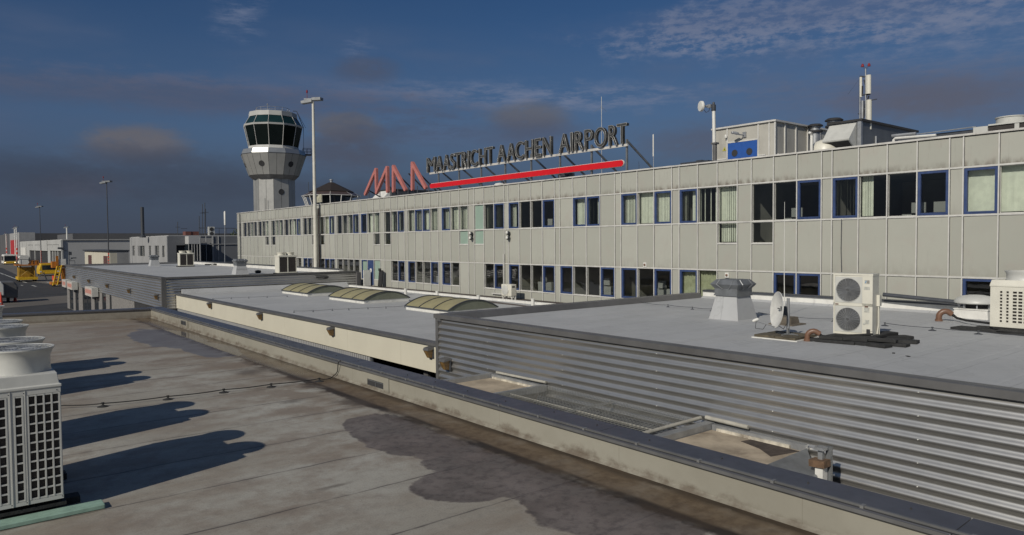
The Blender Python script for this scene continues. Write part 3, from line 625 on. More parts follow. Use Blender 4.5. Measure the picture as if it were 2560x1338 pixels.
# white post with rusty cap next to the corrugated wall
qy = 5.35
po = thing('steel_post', 'white post under a rusty timber cap and grey clamp against the corrugated wall', 'post', (10.25, qy, -1))
MB().box(10.18, 10.32, qy-.06, qy+.06, -1.8, .0).build('post_body', m_white, po)
MB().obox((10.24, qy+.02, .06), .20, .24, .10, rx=R(-4)).build('timber_cap', mat('rusty_cap', (.13, .078, .045), .8, 0, .3, 12), po)
MB().box(10.34, 10.40, qy-.10, qy-.02, -1.8, .30).build('side_channel', m_steel, po)
MB().box(10.18, 10.35, qy-.07, qy+.08, .26, .30).box(10.24, 10.30, qy-.02, qy+.05, .11, .259).build('clamp', m_galv, po)

# ================================================================== TERMINAL
XF = 25.1
Tm = thing('terminal_building', 'long white panelled airport terminal with rows of blue framed windows', 'building', (XF, 36, G))
LV = [.28, .71, 2.15, 2.19, 3.25, 4.14, 5.60, 6.58]
yb = [-6.3, -5.35, -4.4, -3.45, -2.5, -2.12, -1.17, -.22, .73, 1.11, 2.06, 3.01, 3.96, 4.34, 4.72, 5.70, 6.66, 7.62, 8.58, 8.97, 9.93, 10.87, 11.83, 12.77, 13.16, 14.11, 15.06, 16.01, 16.64, 17.58, 18.55, 19.50, 19.90, 20.89, 21.86, 22.86, 23.24, 24.19, 25.13, 26.09,
      27.04, 27.42, 28.39, 29.33, 30.30, 31.24, 31.61, 32.57, 33.54, 34.48, 35.09, 36.04, 36.98, 37.97, 38.36, 39.29, 40.23, 41.17, 42.13, 42.53, 43.45, 44.40, 45.34, 45.96,
      46.93, 47.90, 48.86, 49.18, 50.16, 51.09, 52.02, 53.0, 53.385, 54.34, 55.28, 56.21, 56.86, 57.77, 58.72, 59.64, 60.07, 60.94, 61.92, 62.84, 63.85, 64.10, 65.14, 66.03, 67.06, 67.68,
      68.57, 69.53, 70.56, 70.81, 71.82, 72.76, 73.77, 74.9, 75.39, 76.09, 76.6]
def seg(y): return min(range(len(yb)-1), key=lambda i: abs(yb[i]-y))
up = {}; low = {}; mid = {}
for y, s in {5.70: 'Fc', 6.66: 'Fc', 7.62: 'Bc', 8.97: 'Bd', 9.93: 'Fd', 10.87: 'Fl', 11.83: 'Bs', 13.16: 'Bd', 14.11: 'Fd', 15.06: 'Fd', 16.64: 'Fc', 17.58: 'Fr', 18.55: 'Bp', 19.90: 'Bc', 20.89: 'Fc', 21.86: 'Bc',
             24.19: 'Bp', 25.13: 'Bc', 27.42: 'Bd', 28.39: 'Fd', 29.33: 'Fd', 30.30: 'Bl', 31.61: 'Bs', 32.57: 'Fs', 33.54: 'Fg', 35.09: 'Fc', 36.04: 'Fc', 36.98: 'Bc', 38.36: 'Fc', 39.29: 'Bc', 40.23: 'Bc', 41.17: 'Fc',
             42.53: 'Bp', 43.45: 'Fr', 44.40: 'Fp', 45.96: 'Fc', 46.93: 'Fc', 47.90: 'Bd', 49.18: 'Bp', 50.16: 'Fp', 51.09: 'Fr', 52.02: 'Fd', 53.385: 'Bp', 54.34: 'Fc', 55.28: 'Fc', 56.86: 'Fp', 57.77: 'Fp', 58.72: 'Fd',
             60.07: 'Bp', 60.94: 'Fc', 61.92: 'Fc', 62.84: 'Fd', 64.10: 'Fd', 65.14: 'Fc', 66.03: 'Fp', 67.68: 'Fc', 68.57: 'Fp', 69.53: 'Fd', 70.81: 'Fd', 71.82: 'Fd', 72.76: 'Fp', 73.77: 'Fd', 75.39: 'Fd', 4.72: 'Fc'}.items(): up[seg(y)] = s
for y, s in {15.06: 'Fd', 16.64: 'Fc', 33.54: 'Fg', 35.09: 'Fg', 44.40: 'Fp', 45.96: 'Fp', 55.28: 'Fc', 56.86: 'Fd', 66.03: 'Fd', 67.68: 'Fd'}.items(): mid[seg(y)] = s
for y, s in {6.66: 'Fd', 7.62: 'Bd', 13.16: 'Bd', 14.11: 'Bd', 17.58: 'Fv', 18.55: 'Bv', 19.90: 'Bd', 20.89: 'Fd', 21.86: 'Bd', 23.24: 'Bd', 24.19: 'Fd', 25.13: 'Fd', 26.09: 'Bd', 27.42: 'Bd', 28.39: 'Fd', 29.33: 'Fd', 30.30: 'Bd',
             31.61: 'Bd', 32.57: 'Fd', 36.04: 'Fd', 36.98: 'Bd', 38.36: 'Bd', 39.29: 'Fd', 40.23: 'Fd', 41.17: 'Bd', 42.53: 'Bd', 43.45: 'Fd', 45.96: 'Fg', 47.90: 'Bg', 49.18: 'Fd', 50.16: 'Fd', 51.09: 'Fd', 52.02: 'Fd',
             53.385: 'Bd', 54.34: 'Bp', 55.28: 'Fd', 56.86: 'Fd', 57.77: 'Bd', 58.72: 'Bd', 60.07: 'Fd', 60.94: 'Fd', 61.92: 'Bd', 65.14: 'Bd'}.items(): low[seg(y)] = s
# cladding panels, every panel its own tilted face
cv, cf, cu = [], [], []
def panel(y0, y1, z0, z1, ci, ri):
    k = len(cv); e = [random.uniform(-.004, .004) for _ in range(4)]
    cv.extend([(XF+e[0], y1, z0), (XF+e[1], y0, z0), (XF+e[2], y0, z1), (XF+e[3], y1, z1)]); cf.append((k, k+1, k+2, k+3))
    cu.extend([(ci+.01, ri+.01), (ci+.99, ri+.01), (ci+.99, ri+.99), (ci+.01, ri+.99)])
DOOR = seg(46.93)
for i in range(len(yb)-1):
    y0, y1 = yb[i], yb[i+1]
    panel(y0, y1, LV[6], LV[7], i, 3)
    if i not in up: panel(y0, y1, LV[5], LV[6], i, 2)
    if i in mid: panel(y0, y1, LV[3], LV[4], i, 1)
    else: panel(y0, y1, LV[3], LV[5], i, 1)
    if i in low: panel(y0, y1, LV[0]-3.4, LV[1], i, 0)
    elif i == DOOR: panel(y0, y1, LV[0]-3.4, .30, i, 0)
    else: panel(y0, y1, LV[0]-3.4, LV[3], i, 0)
me = bpy.data.meshes.new('cladding'); me.from_pydata([tuple(Vector(q)-Tm.location) for q in cv], [], cf); me.materials.append(m_panel)
uvl = me.uv_layers.new(name='UVMap')
for lp in me.loops: uvl.data[lp.index].uv = cu[lp.vertex_index]
o = bpy.data.objects.new('cladding', me); sc.collection.objects.link(o); o.parent = Tm
mu = MB(); hz = MB(); sh = MB()
for y in yb: mu.box(XF-.035, XF+.10, y-.018, y+.018, LV[0]-3.4, LV[7])
mu.build('mullion', m_mull, Tm)
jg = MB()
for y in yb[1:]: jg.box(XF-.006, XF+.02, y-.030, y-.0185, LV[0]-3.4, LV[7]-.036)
jg.build('shaded_joint', m_dark, Tm)  # dark strip colour stands for the shaded joint gap beside each mullion
for z, ex in ((LV[3]-.02, 0), (LV[5]-.03, 0), (LV[6], 0)): hz.box(XF-.028, XF+.09, yb[0], yb[-1], z-.028, z+.028)
for i in mid: hz.box(XF-.028, XF+.09, yb[i], yb[i+1], LV[4]-.025, LV[4]+.025)
for i in low: hz.box(XF-.028, XF+.09, yb[i], yb[i+1], LV[1]-.025, LV[1]+.025)
for i in range(len(yb)-1):
    if i not in low and 19.4 < yb[i] < 45.4: pass
hz.build('transom', m_mull, Tm)
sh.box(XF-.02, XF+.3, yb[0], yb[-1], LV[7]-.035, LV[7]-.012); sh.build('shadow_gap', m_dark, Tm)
tp = MB(); y = yb[0]
while y < yb[-1]:
    y2 = min(yb[-1]+.05, y+random.uniform(2.8, 3.0)); tp.box(XF-.06, XF+.38, y+.004, y2-.004, LV[7]-.01, LV[7]+.055+random.uniform(-.004, .004)); y = y2
tp.build('roof_coping', m_coping_w, Tm, bevel=.008)
MB().box(XF+.25, 48, yb[0], yb[-1], 5.85, 6.1).build('roof', m_roofC, Tm)
MB().box(XF+.02, 48, yb[-1]-.1, yb[-1]+.01, G, 6.56).box(47.8, 48, yb[0], yb[-1], G, 6.5).build('end_wall', m_white, Tm)
it = MB().box(31.2, 31.3, yb[0], yb[-1], G, 5.84).box(XF+.16, 31.2, yb[0], yb[-1]-.12, 3.0, 3.22).box(XF+.16, 31.2, yb[0], yb[-1]-.12, 5.72, 5.84).box(XF+.16, 31.2, yb[0], yb[-1]-.12, -.05, .15).box(XF+.16, 31.2, yb[0], yb[-1]-.12, 2.32, 2.45)
for y in (4.5, 8.78, 12.96, 16.3, 19.7, 23.05, 27.23, 31.4, 34.8, 38.15, 42.3, 45.65, 49.0, 53.2, 56.5, 59.85, 64.0, 67.4, 70.7): it.box(XF+.16, 31.2, y-.06, y+.06, .151, 5.72)
it.build('interior_wall', m_room, Tm)
fu = MB()
for y, z in ((10.3, 3.22), (9.6, 3.22), (14.7, 3.22), (28.9, 3.22), (21.3, .15), (24.8, .15), (29.5, .15), (39.8, .15)): fu.box(XF+1.1, XF+1.9, y-.55, y+.55, z, z+1.02).box(XF+1.0, XF+1.06, y-.25, y+.2, z+1.05, z+1.4)
fu.build('office_furniture', m_greyw, Tm)
def slats(mb, y0, y1, z0, z1, x, step, wd, ang):
    y = y0
    while y < y1-.02:
        a = ang+random.uniform(-.12, .12); dyy = wd/2*math.cos(a); dxx = wd/2*math.sin(a); yc = y+step/2
        mb.add([(x-dxx, min(y1, yc-dyy+wd*0), z0), (x+dxx, min(y1, yc+dyy), z0), (x+dxx, min(y1, yc+dyy), z1), (x-dxx, yc-dyy, z1)], [(0, 1, 2, 3)]); y += step
def window(i, z0, z1, s):
    y0, y1 = yb[i]+.022, yb[i+1]-.022; kind, fill = s; f = MB()
    if kind == 'B':
        b = .085
        xs0, xs1 = XF-.012, XF+.10
        f.box(xs0, xs1, y0, y0+b, z0, z1).box(xs0, xs1, y1-b, y1, z0, z1).box(xs0, xs1, y0+b, y1-b, z0, z0+b).box(xs0, xs1, y0+b, y1-b, z1-b, z1)
        f.box(xs0-.012, xs0-.001, y0+.012, y1-.012, z0+b*.55, z0+b*.75)
        o = f.build('window', m_blue, Tm, bevel=.01)
    else:
        b = .018; f.box(XF+.02, XF+.10, y0, y0+b, z0, z1).box(XF+.02, XF+.10, y1-b, y1, z0, z1).box(XF+.02, XF+.10, y0+b, y1-b, z0, z0+b).box(XF+.02, XF+.10, y0+b, y1-b, z1-b, z1)
        o = f.build('window', m_mull, Tm)
    if fill == 'g':
        MB().box(XF+.05, XF+.07, y0+b, y1-b, z0+b, z1-b).build('pane', m_gpanel, o); return
    p = MB(); t = random.uniform(-.004, .004); t2 = random.uniform(-.004, .004)
    p.add([(XF+.06+t, y1-b, z0+b), (XF+.06-t, y0+b, z0+b), (XF+.06-t2, y0+b, z1-b), (XF+.06+t2, y1-b, z1-b)], [(0, 1, 2, 3)]); p.build('pane', m_glass, o)
    bl = MB(); x = XF+.26; w_ = y1-y0; a0, a1 = y0-.02, y1+.02; zt = z1+.02; zb_ = z0+.05
    if fill == 'c': slats(bl, a0, a1, zb_, zt, x, .09, .10, random.uniform(.02, .35))
    elif fill == 's': slats(bl, a0, a1, zb_, zt, x, .115, .10, 1.15)
    elif fill == 'l': slats(bl, a0+w_*.62, a1, zb_, zt, x, .09, .10, .3)
    elif fill == 'r': slats(bl, a0, a0+w_*.30, zb_, zt, x, .09, .10, .2); slats(bl, a0+w_*.5, a0+w_*.56, zb_, zt, x, .09, .08, .2); slats(bl, a0+w_*.8, a0+w_*.9, zb_, zt, x, .09, .08, .4)
    elif fill == 'p': slats(bl, a0, a0+w_*random.uniform(.42, .6), zb_, zt, x, .09, .10, .15); slats(bl, a0+w_*.72, a1, zb_, zt, x, .10, .085, .7)
    elif fill == 'v':
        n = 40; k = len(bl.v)
        for j in range(n+1):
            yy = a0+(a1-a0)*j/n; xx = x+.035*math.sin(j*1.25)+.02*math.sin(j*.6)
            bl.v += [(xx, yy, z0+.04), (xx, yy, z1)]
        bl.f += [(2*j, 2*j+2, 2*j+3, 2*j+1) for j in range(n)]
    if bl.f: bl.build('blind', m_curt if fill == 'v' else m_blind, o, fill == 'v')
for i, s in up.items(): window(i, LV[5], LV[6]-.028, s)
for i, s in mid.items(): window(i, LV[4]+.025, LV[5]-.06, s)
for i, s in low.items(): window(i, LV[1]+.025, LV[3]-.05, s)
# blue service door with white notice
y0, y1 = yb[DOOR]+.022, yb[DOOR+1]-.022
d = MB().box(XF+.0, XF+.08, y0, y1, .30, LV[3]-.05).build('door', m_blue, Tm); MB().box(XF-.012, XF-.001, y0+.35, y0+.62, 1.25, 1.52).build('notice', m_white, d); MB().box(XF-.04, XF-.001, y1-.12, y1-.09, 1.0, 1.25).build('handle', m_galv, d)
# facade services
fs = MB()
def fy(px, py): return onx(px, py, XF).y
y = fy(603, 600); MB().tube([(XF-.09, y, 6.5), (XF-.09, y, G)], .045, 8).build('downpipe', m_dkmetal, Tm, True)
for px, r, mm_ in ((796.5, .05, m_copegrey), (800.5, .035, m_brown)):
    y = fy(px, 600); MB().tube([(XF-.10, y, 6.3), (XF-.10, y, G)], r, 8).build('downpipe', mm_, Tm, True)
y = fy(1263, 690); MB().box(XF-.13, XF-.04, y-.03, y+.03, .42, 2.72).box(XF-.13, XF-.04, y+.03, y+1.1, .42, .48).build('cable_trunking', m_mull, Tm)
y = fy(2105, 600); MB().tube([(XF-.045, y, 4.1), (XF-.045, y+.01, 3.0), (XF-.045, y-.02, 2.2)], .012, 6).build('cable', m_dkmetal, Tm)
for px, py in ((1614, 662), (1819, 688)):
    p = onx(px, py, XF); b = MB().box(XF-.06, XF-.002, p.y-.09, p.y+.09, p.z-.1, p.z+.1).build('wall_box', m_white, Tm)
    MB().lathe([(.05, 0), (.05, .03), (.03, .04), (.001, .04)], (XF-.061, p.y, p.z), 12, M=Matrix.Rotation(-PI/2, 3, 'Y')).build('lens', m_brown, b)
for px, py, lb in ((1182, 590, 'black twin globe wall lamp between the two green glass panels'), (1274.5, 589, 'black twin globe wall lamp right of the green glass panels, on the plain panel')):
    p = onx(px, py, XF); t = thing('twin_wall_lamp', lb, 'lamp', (XF, p.y, p.z), 'twin globe lamps on the terminal wall')
    for dz_ in (.14, -.14):
        MB().lathe([(.001, -.11), (.07, -.09), (.115, -.03), (.12, .03), (.09, .09), (.001, .11)], (XF-.14, p.y, p.z+dz_), 16).build('globe', m_dkmetal, t, True)
        MB().lathe([(.001, -.1), (.06, -.085), (.085, -.05), (.001, -.045)], (XF-.20, p.y-.04, p.z+dz_+.02), 12, M=Matrix.Rotation(PI/2, 3, 'Y')).build('reflector', m_white, t, True)
    MB().box(XF-.08, XF-.002, p.y-.03, p.y+.03, p.z-.2, p.z+.2).build('bracket', m_dkmetal, t)
# ================================================================== ROOF SIGN
XS = 25.7
Sg = thing('airport_sign', 'grey letters reading MAASTRICHT AACHEN AIRPORT above a long red bar on the terminal roof', 'sign', (XS, 31, 6.5))
LT = [('M', 40.32, 39.33), ('A', 39.22, 38.50), ('A', 38.40, 37.68), ('S', 37.60, 37.10), ('T', 37.12, 36.46), ('R', 36.34, 35.86), ('I', 35.72, 35.58), ('C', 35.42, 34.72), ('H', 34.55, 33.90), ('T', 33.80, 33.18),
      ('A', 32.78, 32.03), ('A', 31.90, 31.18), ('C', 31.12, 30.42), ('H', 30.28, 29.62), ('E', 29.46, 28.96), ('N', 28.82, 28.16), ('A', 27.55, 26.8), ('I', 26.68, 26.52), ('R', 26.36, 25.80), ('P', 25.68, 25.12), ('O', 24.98, 24.20), ('R', 24.04, 23.50), ('T', 23.50, 22.88)]
def letter_curves(ch, y0, y1, z0, z1):
    """glyph scaled into its own box, front facing -x; body extruded plus a raised trim along its outline"""
    out = []
    for k in range(2):
        cu_ = bpy.data.curves.new('letter', 'FONT'); cu_.body = ch; cu_.size = 1
        cu_.fill_mode = 'BOTH'
        if k: cu_.fill_mode = 'NONE'; cu_.bevel_depth = .007
        else: cu_.extrude = .09
        o = bpy.data.objects.new('tmp', cu_); sc.collection.objects.link(o)
        dg = bpy.context.evaluated_depsgraph_get(); me = bpy.data.meshes.new_from_object(o.evaluated_get(dg))
        bpy.data.objects.remove(o); out.append(me)
    b = out[0]; xs = [v.co.x for v in b.vertices]; ys = [v.co.y for v in b.vertices]
    ax, bx_, ay, by = min(xs), max(xs), min(ys), max(ys)
    for k, me in enumerate(out):
        for v in me.vertices:
            u = (v.co.x-ax)/(bx_-ax); q = (v.co.y-ay)/(by-ay); d = v.co.z
            v.co = Vector((XS-.10+(-d if k == 0 else -.092-d), y0+(y1-y0)*u, z0+(z1-z0)*q)) - Vector(Sg.location)
        me.update()
    b, r_ = out; b.materials.append(m_letter); r_.materials.append(m_rim)
    o = bpy.data.objects.new('letter', b); sc.collection.objects.link(o); o.parent = Sg
    q = bpy.data.objects.new('trim', r_); sc.collection.objects.link(q); q.parent = o
for ch, a, b in LT: letter_curves(ch, a, b, 7.98, 8.93)
MB().box(XS-.06, XS+.02, 22.95, 40.2, 7.86, 7.975).build('letter_rail', m_coping_w, Sg)
pst = [39.29, 36.96, 34.65, 32.34, 30.05, 27.73, 25.42, 23.09]
for y in pst:
    MB().box(XS+.03, XS+.11, y-.045, y+.045, 6.05, 8.2).build('post', m_steel, Sg)
    MB().tube([(XS+.10, y-.02, 8.1), (XS+3.1, y-.02, 6.15)], .055, 6).build('brace', m_steel, Sg)
def capsule(mb, pts, wd, x0, x1):
    """rounded stroke through (y,z) points, each leg its own slab a hair apart in depth"""
    for k in range(len(pts)-1):
        a, b = Vector(pts[k]), Vector(pts[k+1]); an = math.atan2(b.y-a.y, b.x-a.x); r = wd/2; e = .003*k
        poly = [(a.x+r*math.cos(an+PI/2+PI*i/10), a.y+r*math.sin(an+PI/2+PI*i/10)) for i in range(11)] + [(b.x+r*math.cos(an-PI/2+PI*i/10), b.y+r*math.sin(an-PI/2+PI*i/10)) for i in range(11)]
        mb.xprism(poly, x0-e, x1+e)
capsule_bar = MB(); capsule(capsule_bar, [(39.95, 7.085), (23.33, 7.085)], .29, XS-.10, XS+.03)
rbar = capsule_bar.build('red_bar', m_red, Sg)
for yj in (36.0, 31.8, 27.6): MB().box(XS-.1045, XS-.101, yj-.008, yj+.008, 6.945, 7.225).build('panel_joint', m_dkmetal, rbar)
e = MB(); capsule(e, [(39.95, 7.085), (23.33, 7.085)], .33, XS-.07, XS+.01); e.build('bar_edge', m_white, rbar)
Lg = thing('logo_sign', 'faded red three part zigzag airport emblem left of the grey roof letters', 'sign', (XS, 44.7, 6.5))
for pts in ([(48.98, 7.08), (47.27, 8.76), (47.23, 7.08), (45.62, 8.76), (45.6, 7.08)], [(44.76, 7.06), (44.72, 8.76), (43.14, 7.06)], [(42.21, 7.03), (42.16, 8.76), (40.55, 7.03)]):
    g = MB(); capsule(g, pts, .24, XS-.22, XS-.04); g.build('emblem_stroke', m_pink, Lg)
for y in (48.6, 46.9, 45.2, 44.3, 42.9, 41.7, 40.3):
    MB().tube([(XS-.02, y, 8.15 if y not in (48.6, 40.3) else 7.3), (XS+2.4, y-.02, 6.15)], .05, 6).tube([(XS+.0, y+.1, 6.1), (XS+.0, y+.1, 7.2)], .035, 6).build('brace', m_dkmetal, Lg)

# ================================================================== ROOF PLANT ON THE TERMINAL
ZR = 6.1
m_pside = m_panel
Pt = thing('roof_penthouse', 'white panelled stair house with blue double doors on the terminal roof', 'building', (31, 20.3, ZR))
XP, YP0, YP1, ZP = 31.0, 18.54, 22.05, 9.0
MB().box(XP+.05, 39, YP0+.05, YP1-.02, ZR, ZP-.05).build('wall', mat('penthouse_panel', (.42, .405, .36), .5, 0, .07, .9, .25), Pt)
pm = MB(); dY0, dY1 = 19.6, 21.12
for y in (YP0+.02, dY0-.16, dY1+.04, 18.86, YP1-.05): pm.box(XP, XP+.06, y-.035, y+.035, ZR, ZP-.04)
for x in (XP+.9, XP+1.9, XP+3.0, XP+4.2, XP+5.6, XP+7): pm.box(x-.035, x+.035, YP0+.0, YP0+.06, ZR, ZP-.04)
pm.box(XP-.0, XP+.058, YP0+.5, dY0-.2, 7.42, 7.48).box(XP-.0, XP+.058, dY1+.1, YP1-.1, 7.42, 7.48).box(XP+.3, 39, YP0+.003, YP0+.058, 7.42, 7.48).box(XP-.01, XP+.058, dY0-.16, dY1+.04, 8.20, 8.27)
pm.build('mullion', m_mull, Pt)
MB().box(XP-.05, 39, YP0-.05, YP1+.02, ZP-.04, ZP+.04).build('roof_edge', m_coping_w, Pt)
m_bdoor = mat('blue_door_paint', (.022, .085, .32), .45, 0, .08, 2, .08)
for a, b in ((dY0-.12, (dY0+dY1)/2-.052), ((dY0+dY1)/2-.048, dY1)):
    d = MB().box(XP-.01, XP+.055, a, b, ZR+.05, 8.19).build('door', m_bdoor, Pt); c = (a+b)/2
    MB().lathe([(.165, 0), (.165, .02), (.001, .02)], (XP-.012, c, 7.68), 24, M=Matrix.Rotation(-PI/2, 3, 'Y')).build('porthole', m_dark, d, True)
lp = onx(1850, 337, XP-.2)
L_ = thing('wall_floodlight', 'small grey floodlight on an arm above the blue penthouse doors', 'lamp', (XP, lp.y, lp.z))
MB().tube([(XP+.02, lp.y-.1, lp.z), (XP-.22, lp.y-.02, lp.z+.0), (XP-.34, lp.y+.05, lp.z+.04)], .035, 8).build('arm', m_galv, L_, True)
MB().obox((XP-.42, lp.y+.14, lp.z+.08), .32, .24, .10, rz=R(-40), ry=R(12)).build('lamp_head', m_galv, L_, bevel=.02); MB().box(XP-.02, XP+.055, lp.y-.2, lp.y-.02, lp.z-.12, lp.z+.14).build('bracket', m_galv, L_)
cm = onx(1814, 341, XP-.1); MB_ = MB().lathe([(.06, -.08), (.07, 0), (.05, .08), (.001, .09)], (XP-.08, cm.y, cm.z), 12).build('wall_sensor', m_white); tag(MB_, 'tiny white sensor on the penthouse wall left of the floodlight', 'sensor')
wt = onx(1810, 373, XP); tgn = MB().xprism([(wt.y-.12, wt.z-.09), (wt.y+.12, wt.z-.09), (wt.y, wt.z+.12)], XP+.03, XP+.048).build('warning_triangle', mat('warning_yellow', (.45, .42, .08), .5), Pt)
MB().xprism([(wt.y-.03, wt.z-.05), (wt.y+.03, wt.z-.05), (wt.y, wt.z+.05)], XP+.022, XP+.029).build('symbol', m_dark, tgn)
# mast with small round antenna
XD = 27.2
p0 = onx(1787, 400, XD); p1 = onx(1784, 262, XD); pc = onx(1757, 266, XD)
Dm = thing('antenna_mast', 'white pole with small round radio antenna at the corner of the penthouse', 'antenna mast', (XD, p0.y, ZR))
MB().tube([(XD, p0.y, ZR), (XD, p1.y, p1.z)], .075, 12).build('pole', m_white, Dm, True)
MB().lathe([(.09, p1.z-.28), (.10, p1.z-.26), (.10, p1.z-.02), (.06, p1.z+.02), (.05, p1.z+.10), (.001, p1.z+.13)], (XD, p1.y, 0), 12).build('clamp', m_dkmetal, Dm, True)
q1 = onx(1787, 358, XD).z; MB().box(XD-.12, XD+.12, p0.y-.14, p0.y+.12, q1-.05, q1+.02).box(XD-.1, XD+.1, p0.y-.14, p0.y+.12, 6.75, 6.82).lathe([(.095, ZR), (.095, q1)], (XD, p0.y, 0), 12).build('lower_sleeve', m_copegrey, Dm)
nv = Vector((-.55, .30, 0)).normalized(); Mq = nv.to_track_quat('Z', 'Y').to_matrix()
MB().lathe([(.001, -.02), (.20, .0), (.235, .03), (.235, .11), (.22, .14), (.001, .15)], pc, 28, M=Mq).build('round_antenna', m_white, Dm, True)
MB().tube([pc-nv*.02, pc-nv*.20+Vector((0, -.06, 0))], .05, 8).obox(pc-nv*.22+Vector((.02, -.1, .0)), .14, .2, .14).tube([pc+Vector((.1, -.25, -.10)), (XD, p1.y, pc.z-.06)], .02, 6).build('bracket', m_galv, Dm)
MB().tube([pc+Vector((.05, -.02, -.14)), pc+Vector((.1, -.1, -.28)), pc+Vector((.1, -.25, -.24)), pc+Vector((.1, -.33, -.05))], .012, 6).build('cable', m_black, Dm, True)
# ventilation house with sloping intake hood
XH = 30.0; cH = onx(2152, 304, XH); YH = cH.y; ZH = 8.33
Hd = thing('ventilation_house', 'dark metal ventilation house with flat black roof and pale sloping intake hood', 'ventilation unit', (XH, YH, ZR))
yl_ = onx(2078, 314, XH).y+.12
MB().box(XH, XH+5.4, YH, yl_, ZR, ZH-.06).build('casing', m_galv if False else mat('dark_galvanised_casing', (.16, .17, .18), .5, .5, .15, .8, .25), Hd)
MB().box(XH-.06, XH+5.5, YH-.08, yl_+.05, ZH-.06, ZH+.03).build('roof_sheet', m_dark, Hd)
hp = [(XH-.001, ZH-.10), (XH-.75, ZH-.88), (XH-.72, ZH-.93), (XH-.001, ZH-1.32)]
hood = MB().yprism([(XH, 8.22), (XH-.62, 7.52), (XH-.60, 7.47), (XH, 7.10)], YH+.18, yl_-.05); hood.build('intake_hood', m_acg, Hd)
MB().add([(XH-.57, YH+.24, 7.448), (XH-.57, yl_-.11, 7.448), (XH-.04, yl_-.11, 7.12), (XH-.04, YH+.24, 7.12)], [(0, 1, 2, 3)]).build('hood_opening', m_dark, Hd)
MB().box(XH-.03, XH+.12, YH-.03, YH+.12, ZR, ZH-.07).build('corner_trim', m_galv, Hd)
MB().tube([(XH+1.3, YH-.03, 7.0), (XH+1.3, YH-.03, 7.75)], .04, 6).build('conduit', m_galv, Hd)
for (px, py, X, r, lb) in ((2085, 302, 31.2, .38, 'round black cowl behind the pale intake hood'), (2038, 316, 34, .36, 'small black cowl on the penthouse roof')):
    p = onx(px, py, X); t = thing('roof_cowl', lb, 'roof vent', (X, p.y, p.z-1), 'black round roof cowls')
    MB().lathe([(r*.62, p.z-1.2), (r*.62, p.z-.10), (r*.75, p.z-.08), (r*.75, p.z-.02)], (X, p.y, 0), 20).build('pipe', m_galv, t, True)
    MB().lathe([(r*.4, p.z-.03), (r, p.z-.015), (r, p.z+.03), (r*.7, p.z+.10), (.001, p.z+.12)], (X, p.y, 0), 24).build('cap', m_dark, t, True)
    MB().lathe([(r*.95, p.z-.30), (r*.95, p.z-.22), (r*.6, p.z-.20)], (X, p.y, 0), 20).build('collar', m_dark, t, True)
p = onx(2042, 385, 29.4)
dm = thing('duct_elbow', 'pale rounded insulated duct between the penthouse and the intake hood', 'duct', (29.4, p.y, ZR))
MB().lathe([(.60, ZR), (.60, p.z+.12), (.55, p.z+.34), (.42, p.z+.52), (.2, p.z+.62), (.001, p.z+.64)], (29.9, p.y-.1, 0), 28).build('duct_body', m_acw, dm, True)
MB().lathe([(.55, ZR), (.55, p.z+.42), (.5, p.z+.66), (.3, p.z+.86), (.001, p.z+.9)], (30.9, p.y-.5, 0), 28).build('duct_bend', m_acg, dm, True)
p = onx(2029, 333, 29.2); t = MB().tube([(29.2, p.y, ZR), (29.2, p.y, p.z-.1), (29.2, p.y+.02, p.z), (29.2, p.y+.12, p.z+.03)], .06, 10).build('vent_pipe', m_white, None, True); tag(t, 'thin white vent pipe in front of the penthouse side wall', 'vent pipe')
# phone antenna mast
XM = 30.9; g0 = onx(2165, 298, XM)
Am = thing('cellular_mast', 'tall antenna mast with two white panel antennas and red obstruction lights', 'antenna mast', (XM, g0.y, ZR))
def mp(px, py, dx_=0): q = onx(px, py, XM+dx_); return (XM+dx_, q.y, q.z)
for a, b, r in (((2156, 300), (2156, 252), .055), ((2165, 300), (2164, 172), .03), ((2150.5, 245), (2150, 240), .03)):
    MB().tube([mp(*a)[:2]+(8.0,), mp(*b)], r, 10).build('pole', m_galv, Am, True)
MB().tube([mp(2172.5, 300)[:2]+(8.0,), mp(2172.5, 250)], .11, 12).build('lower_pole', m_acw, Am, True)
for (xa, ya, xb, y_b, r) in ((2152, 193, 2152, 243, .055), (2171, 188, 2171, 235, .11)):
    a, b = Vector(mp(xa, ya)), Vector(mp(xb, y_b)); n = 16
    MB().rings([[q+Vector((math.cos(t_)*r*.8, math.sin(t_)*r, 0)) for t_ in [2*PI*i/n for i in range(n)]] for q in (a, b)]).build('panel_antenna', m_acw, Am, True)
MB().tube([mp(2153, 256), mp(2192, 248)], .02, 6).tube([mp(2145, 285), mp(2168, 281)], .02, 6).tube([mp(2150, 191), mp(2172, 193)], .035, 6).tube([mp(2150, 238), mp(2175, 236)], .035, 6).tube([mp(2154, 270), mp(2165, 275)], .03, 6).tube([mp(2158, 170), mp(2170, 170)], .012, 6).build('cross_arm', m_dkmetal, Am)
MB().tube([mp(2160, 295), mp(2162, 260), mp(2167, 235), mp(2160, 200)], .022, 6).tube([mp(2168, 295), mp(2166, 262), mp(2172, 240)], .03, 6).tube([mp(2155, 240), mp(2156, 215)], .035, 6).tube([mp(2147, 285), mp(2147, 200), mp(2120, 236)], .004, 4).build('cable', m_black, Am)
for px in (2156.5, 2172.5):
    q = mp(px, 165 if px < 2160 else 163.5); MB().lathe([(.075, q[2]-.04), (.06, q[2]-.02), (.05, q[2]+.05), (.02, q[2]+.09), (.001, q[2]+.095)], (q[0], q[1], 0), 12).build('obstruction_light', mat('red_lamp_glass', (.22, .02, .025), .35), Am, True)
